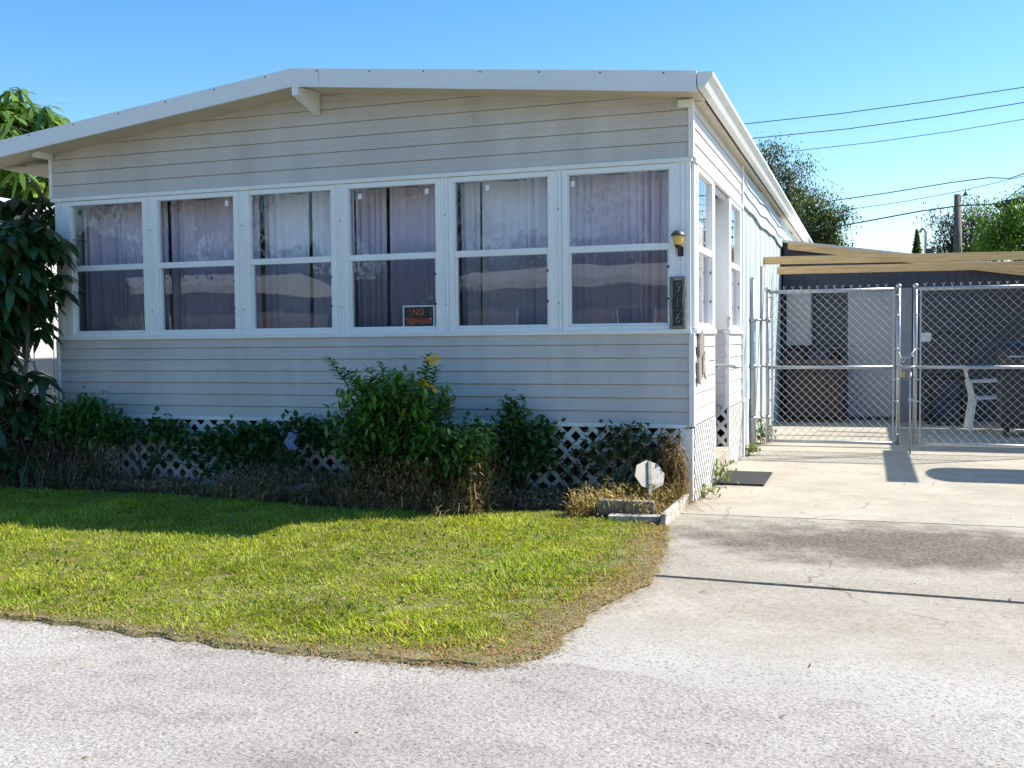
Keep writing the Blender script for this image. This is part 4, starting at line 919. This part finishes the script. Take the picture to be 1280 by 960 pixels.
while len(wh) < 260:
    v = Vector((rr.gauss(0, 1), rr.gauss(0, 1), rr.gauss(0, 1))).normalized()*rr.uniform(.55, 1)
    p_ = cc_+Vector((v.x*1.05, v.y*.9, v.z*.82))
    if p_.x < -7.1: wh.append(tuple(p_))
umbrella('umbrella_tree', 'tall umbrella tree with a sunlit crown rising behind the left roof edge', (-8.5, 2.6, 0), wh,
         [[(-8.5, 2.6, 0), (-8.55, 2.6, 1.5), (-8.6, 2.6, 2.7), (-8.7, 2.6, 3.6)], [(-8.55, 2.6, 2.2), (-8.2, 2.6, 2.9), (-8.1, 2.6, 3.6)], [(-8.55, 2.6, 2.2), (-9.1, 2.5, 3.0), (-9.3, 2.5, 3.6)]], (.065, .14, .025), (.17, .27, .045), (.24, .34), .07, None, (.2, .27))

# weeds at the side wall
def weed(label, x, y, h, n=90):
    b = thing('weed', label, 'weed', (x, y, 0), 'weeds along the side wall')
    leafy('foliage', m_leaf, [(x, y, h*.3), (x, y, h*.6), (x+.05, y-.03, h*.4), (x+.03, y+.08, h*.25)], n//4, (.05, .06, h*.2), (.03, .06), (.012, .022), (.08, .12, .03), (.22, .24, .07), b)
    s = MB()
    for k in range(5): s.tube([(x, y, 0), (x+random.uniform(-.08, .1), y+random.uniform(-.1, .1), h*random.uniform(.5, 1))], .002, 4)
    s.build('stem', m_stem, b)
weed('yellow green weed growing beside the doormat against the lattice', .05, 1.02, .24, 70)
weed('small weed at the foot of the gate post', .05, 3.3, .16)
weed('weed growing at the wall just behind the left gate leaf', .08, 4.6, .34, 150)
weed('tiny weed between concrete and lattice at the front corner', .02, .35, .10, 50)

# octagon sign back, stones, planks, rag
oc = thing('octagon_sign', 'small octagonal sign seen from its pale back on a leaning stake', 'sign', (-.30, -.34, 0))
c_ = at(812, 594, Y=-.36); o = MB(); rd = .118
ya_, ln_, rl_ = R(36), R(32), R(-22)
nn = Vector((math.sin(ya_)*math.cos(ln_), -math.cos(ya_)*math.cos(ln_), math.sin(ln_))); h1 = Vector((math.cos(ya_), math.sin(ya_), 0)); h2 = nn.cross(h1)
e1 = h1*math.cos(rl_)+h2*math.sin(rl_); e2 = h2*math.cos(rl_)-h1*math.sin(rl_)
o.prism([c_+e1*rd*math.cos(R(22.5+45*i))+e2*rd*math.sin(R(22.5+45*i)) for i in range(8)], nn*.004); o.build('sign_panel', mat('sign back grey', (.46, .43, .36), .6, .15, 12), oc, bev=.001)
o = MB(); q1 = c_+e2*.105-e1*.02+nn*.010; q2 = c_-e2*.20+e1*.03+nn*.010; o.bar(q1, q2, .026, .014, nn); o.build('stake', mat('stake grey', (.24, .22, .18), .6, .2, 20), oc, bev=.002)

m_block = mat('grey weathered block', (.25, .22, .20), .85, .3, 10, .5, 50, stretch=(1, 6, 6)); m_wpl = mat('flaking white plank', (.26, .22, .17), .9, .2, 12, .6, 50, col2=(.60, .57, .51))
o = MB(); o.bar(Vector((-.54, -.74, .07)), Vector((-.16, -.70, .065)), .085, .105); b = o.build('timber_block', m_block, bev=.006); tag(b, 'grey weathered timber block edging the straw coloured weeds', 'timber')
o = MB(); o.bar((-.44, -.87, .018), (-.09, -.84, .022), .10, .045); b = o.build('border_plank', m_wpl, bev=.006); tag(b, 'flaking white plank lying in front of the grey timber block', 'plank')
o = MB(); o.bar((-.045, -.98, .030), (-.035, -.08, .036), .035, .10); b = o.build('border_plank', m_wpl, bev=.006); tag(b, 'white edging board along the driveway at the front corner', 'plank')
o = MB(); o.bar((-.02, .05, .04), (-.005, .9, .035), .025, .07); b = o.build('border_plank', m_wpl, bev=.006); tag(b, 'white edging board at the foot of the side lattice', 'plank')
for px, py, s, lab in ((380, 617, .15, 'white painted stone with a hollow beside the flowering shrub'), (112, 604, .10, 'small pale stone below the lattice near the left hedge'), (262, 606, .09, 'grey stone in the withered grass below the lattice')):
    g_ = at(px, py, Z=.03); o = MB(); o.ball((g_.x, g_.y, .03), s, seed=px, jit=.10, sq=(1, .7, .55), n=2); b = o.build('stone', m_stone); tag(b, lab, 'stone', 'stones in the planting bed')
c_ = at(368, 550, Y=-.28); o = MB(); r = random.Random(4)
gr = [[(c_.x-.045+.09*i/6+.012*math.sin(j*1.3), c_.y-.05+.022*math.sin(i*2.2+j), c_.z+.07-.15*j/7-.02*(i-3)**2/9*(j < 2)) for i in range(7)] for j in range(8)]
v = [p_ for row in gr for p_ in row]; o.add(v, [(j*7+i, j*7+i+1, j*7+i+8, j*7+i+7) for j in range(7) for i in range(6)], True)
b = o.build('rag', mat('blue grey cloth', (.16, .20, .42), .8, .4, 30, col2=(.35, .40, .55))); md = b.modifiers.new('thick', 'SOLIDIFY'); md.thickness = .006; tag(b, 'crumpled blue rag caught on the dead vine', 'rag')

# ------------------------------------------------------------------ background trees, pole, wires
def tree(name, label, loc, crown_c, rad, nclump, per, leaf, c1, c2, sig=.32, group='trees behind the shed', tr=.12, trunk_col=m_bark, seed=0, bare=0):
    b = thing(name, label, 'tree', loc, group); r = random.Random(seed); cc_ = Vector(crown_c); s = MB(); L0 = Vector(loc)
    fork = L0.lerp(Vector((cc_.x, cc_.y, cc_.z-rad[2]*.75)), 1); s.tube([L0, L0.lerp(fork, .5)+Vector((r.uniform(-.1, .1), r.uniform(-.1, .1), 0)), fork], [tr, tr*.8, tr*.6], 10)
    cs = []
    limbs = []
    for i in range(9):
        a = i*2.4+r.random(); e = cc_+Vector((math.cos(a)*rad[0]*.5, math.sin(a)*rad[1]*.5, r.uniform(-.3, .7)*rad[2])); m_ = fork.lerp(e, .5)+Vector((0, 0, .1*rad[2]))
        s.tube([fork, m_, e], [tr*.5, tr*.35, tr*.18], 7); limbs.append(e)
    while len(cs) < nclump:
        v_ = Vector((r.gauss(0, 1), r.gauss(0, 1), r.gauss(0, 1))).normalized()*(r.random()**.45)
        p_ = cc_+Vector((v_.x*rad[0], v_.y*rad[1], v_.z*rad[2]))*(1.0); p_ += Vector((r.gauss(0, .12), r.gauss(0, .12), r.gauss(0, .12)))*rad[2]
        cs.append(p_); q = min(limbs, key=lambda k_: (k_-p_).length); s.tube([q, q.lerp(p_, .5)+Vector((0, 0, .06)), p_], [tr*.16, tr*.10, tr*.05], 5)
    s.build('trunk', trunk_col, b)
    P = scatter(np.array([tuple(c_) for c_ in cs]), per, (sig, sig, sig*.75)); n = len(P)
    cl_ = np.repeat(mixcol(c1, c2, len(cs), .1), per, 0)*rng.uniform(.75, 1.25, (n, 1))
    strips('crown', m_leaf, P, rdir(n, .1, .8), rng.uniform(leaf*.7, leaf*1.3, n), rng.uniform(leaf*.35, leaf*.55, n), rng.uniform(0, .4, n), cl_, b)
    return b
a = at(978, 258, Y=24); tree('broadleaf_tree', 'dark olive tree rising just beyond the gutter end', (a.x, 24, 0), (a.x-.2, 24, a.z), (1.3, 1.3, 1.55), 85, 240, .085, (.045, .065, .025), (.10, .12, .045), .25, seed=1)
a = at(1022, 285, Y=22); tree('broadleaf_tree', 'olive green tree with fine airy twigs over the low shed roof', (a.x, 22, 0), (a.x+.05, 22, a.z-.1), (.72, .8, .95), 54, 210, .08, (.045, .075, .022), (.10, .13, .04), .2, seed=2)
a = at(1206, 300, Y=27); tree('broadleaf_tree', 'purplish grey tree behind the wooden utility pole', (a.x, 27, 0), (a.x+.1, 27, a.z), (1.05, 1, .95), 48, 200, .085, (.06, .06, .055), (.12, .11, .10), .24, seed=3)
a = at(1258, 295, Y=21); tree('broadleaf_tree', 'bright green tree spreading at the right edge behind the beams', (a.x, 21, 0), (a.x+.25, 21, a.z-.05), (1.15, 1, .85), 60, 150, .10, (.06, .14, .02), (.17, .29, .04), .22, seed=4)
a = at(1260, 255, Y=29); tree('broadleaf_tree', 'tall dark tree behind the bright green one', (a.x+.6, 29, 0), (a.x+.8, 29, a.z-.9), (1.5, 1.3, 1.5), 55, 130, .095, (.03, .05, .02), (.07, .09, .035), .28, seed=5)
a = at(1146, 304, Y=22); b = thing('cypress', 'small pointed evergreen peeking over the shed roof', 'tree', (a.x, 22, 0)); hh = at(1146, 289, Y=22).z
s = MB(); s.tube([(a.x, 22, 0), (a.x, 22, hh)], [.06, .01], 7); s.build('trunk', m_bark, b)
n = 2600; t = rng.uniform(0, 1, n); an = rng.uniform(0, 6.28, n); rd_ = .26*(1-t)**.8*np.sqrt(rng.uniform(0, 1, n)); P = np.stack([a.x+rd_*np.cos(an), 22+rd_*np.sin(an), hh-1.5+1.5*t], 1)
strips('crown', m_leaf, P, rdir(n, .8, .6), .09, .03, .1, mixcol((.05, .10, .02), (.12, .19, .03), n), b)
# left background greenery
tree('broadleaf_tree', 'distant green tree seen through the gap left of the home', (-13.5, 16, 0), (-13.5, 16, 3.2), (2.2, 2, 1.5), 50, 70, .17, (.05, .10, .03), (.10, .17, .05), .35, seed=8)

up_ = thing('utility_pole', 'weathered wooden utility pole standing behind the carport', 'utility pole', (at(1197, 300, Y=22).x, 22, 0))
tp = at(1197, 243, Y=22); o = MB(); o.tube([(tp.x+.05, 22, 0), (tp.x, 22, tp.z)], [.17, .085], 12); o.build('pole', m_pole, up_)
c_ = at(1207, 241, Y=22); o = MB(); o.tube([(tp.x, 22, tp.z-.10), (c_.x, 22, c_.z-.06)], .012, 6); o.lathe((c_.x, 22, c_.z-.07), [(.07, 0), (.06, .03), (.02, .09), (.012, .16)], 10); o.build('insulator', m_cable, up_)
vp = thing('vent_pipe', 'grey gooseneck vent pipe above the shed roof', 'vent pipe', (at(1157, 310, Y=20).x, 20, 0)); a = at(1157, 300, Y=20); tz = at(1155, 286, Y=20).z
o = MB(); o.tube([(a.x, 20, 0), (a.x, 20, tz-.08), (a.x-.02, 20, tz-.02), (a.x-.07, 20, tz), (a.x-.11, 20, tz-.03), (a.x-.13, 20, tz-.09)], .032, 10); o.build('pipe', m_galv, vp)
o = MB(); a2 = at(1163, 312, Y=20); o.box(a2.x-.08, a2.x+.06, 19.95, 20.05, a2.z-.2, a2.z+.03); o.build('flashing', m_cable, vp)

def wire(label, pts, Y, r=.012, ext=(6, 6)):
    P = [at(x, y, Y=Y) for x, y in pts]; a = P[0]+(P[0]-P[1]).normalized()*ext[0]; b = P[-1]+(P[-1]-P[-2]).normalized()*ext[1]; Q = [a]+P+[b]
    o = MB(); o.tube(Q, r, 6); b_ = o.build('overhead_wire', m_cable); tag(b_, label, 'wire', 'overhead utility wires')
wire('topmost of the three parallel wires high above the carport', [(930, 155), (1050, 142), (1160, 127), (1280, 109)], 26, .013)
wire('middle one of the three parallel wires high above the carport', [(940, 173), (1060, 161), (1170, 146), (1280, 128)], 26, .013)
wire('lowest of the three parallel wires high above the carport', [(990, 189), (1090, 178), (1190, 164), (1280, 149)], 26, .010)
wire('thick sagging wire that meets a thinner one at the right edge', [(1040, 251), (1110, 241), (1190, 228), (1236, 222), (1262, 223), (1280, 217)], 24, .014)
wire('thin wire between the two thick sagging cables', [(1060, 262), (1130, 252), (1200, 239), (1280, 220)], 25, .009)
wire('lowest thick cable crossing in front of the utility pole', [(1008, 290), (1080, 277), (1150, 264), (1200, 257), (1245, 255)], 21, .017, (6, .1))
sc = thing('splice_case', 'black cable splice case hanging above the bright green tree', 'cable splice', tuple(at(1262, 255, Y=20.9)))
a = at(1243, 257, Y=20.9); b = at(1330, 240, Y=20.9); o = MB(); o.tube([a, a.lerp(b, .05), a.lerp(b, .95), b], [.03, .085, .085, .05], 10); o.build('case', m_cable, sc)
a = at(1257, 262, Y=20.9); o = MB(); o.box(a.x, a.x+.24, 20.85, 20.95, a.z-.09, a.z+.05); o.build('terminal_box', m_cable, sc, bev=.01)
a = at(1258, 249, Y=20.9); b = at(1290, 224, Y=20.9); o = MB(); o.tube([a, b], .012, 6); o.build('guy_wire', m_cable, sc)

# ------------------------------------------------------------------ neighbours
nb = thing('neighbour_home', 'bright white neighbouring home glimpsed behind the umbrella plant', 'mobile home', (-10.5, 6, 0))
o = MB(); o.box(-13, -8.2, 1.2, 14, .5, 2.75); o.build('wall', m_sidewh, nb)
o = MB()
for i in range(40): y = 1.2+.32*i; o.box(-8.198, -8.185, y, y+.29, .5, 2.75)
o.build('wall_panels', mat('bright white panel', (.78, .78, .77), .5, .05), nb)
o = MB(); o.prism([(-13.3, .9, 2.75), (-7.95, .9, 2.75), (-7.95, .9, 2.88), (-10.6, .9, 3.15), (-13.3, .9, 2.88)], (0, 13.4, 0)); o.build('roof', m_trim, nb)
o = MB(); o.box(-12.9, -8.3, 1.3, 13.9, 0, .5); o.build('skirting', m_lat, nb)

# across the road: what the windows mirror
ac = thing('opposite_home', 'white trimmed mobile home across the road mirrored in the windows', 'mobile home', (-4, -22, 0), rz=0)
o = MB(); o.box(-10, 4, -27, -21, .5, 2.7); o.build('wall', mat('tan siding', (.30, .26, .24), .6, .1, 3), ac)
o = MB(); o.prism([(-10.4, -27.4, 2.72), (-10.4, -20.6, 2.72), (-10.4, -20.6, 2.92), (-10.4, -24, 3.5), (-10.4, -27.4, 2.92)], (14.9, 0, 0)); o.build('roof', m_trim, ac)
for x in (-8.5, -5.5, -2.5, .5): o = MB(); o.box(x, x+1.2, -21.01, -20.97, 1.2, 2.2); q = o.build('window', m_trim, ac); o = MB(); o.box(x+.08, x+1.12, -20.975, -20.96, 1.28, 2.12); o.build('pane', m_darkin, q)
o = MB(); o.box(-9.9, 3.9, -26.9, -21.1, 0, .5); o.build('skirting', m_lat, ac)
def dup(o, parent=None):
    c = o.copy(); C.objects.link(c); c.parent = parent
    for k in [q for q in bpy.data.objects if q.parent == o]: dup(k, c)
    return c
a2 = dup(ac); a2.location.x -= 21; a2.location.y += 1.5; a2['label'] = 'second white trimmed mobile home down the road mirrored in the left windows'
for i, (x, y, z, rx, rz_, lab) in enumerate(((-11, -19, 4.2, 2.4, 1.9, 'broad tree across the road reflected in the left windows'), (-5.5, -30, 5.0, 3.0, 2.4, 'tree behind the opposite home reflected in the middle windows'), (3.5, -19, 3.6, 2.0, 1.7, 'tree beside the opposite home reflected in the right windows'), (-15, -14, 4.8, 2.4, 2.2, 'tree down the road reflected in the leftmost window'))):
    tree('broadleaf_tree', lab, (x, y, 0), (x, y, z), (rx, rx, rz_), 90, 110, .13, (.02, .04, .012), (.05, .085, .02), .36, 'trees across the road', .16, seed=20+i)

n = 60000; x = rng.uniform(-80, 50, n); hgt = 2.2+4.2*vnoise(x, x*0, .12, 40)+1.5*vnoise(x, x*0, .6, 41); P = np.stack([x, -48+rng.normal(0, 1.5, n), hgt*rng.uniform(0, 1, n)**1.1], 1)
tag(strips('far_treeline', m_leaf, P, rdir(n, .1, .8), rng.uniform(.4, .8, n), rng.uniform(.25, .5, n), .2, mixcol((.02, .035, .012), (.05, .08, .02), n, .3)), kind='stuff')
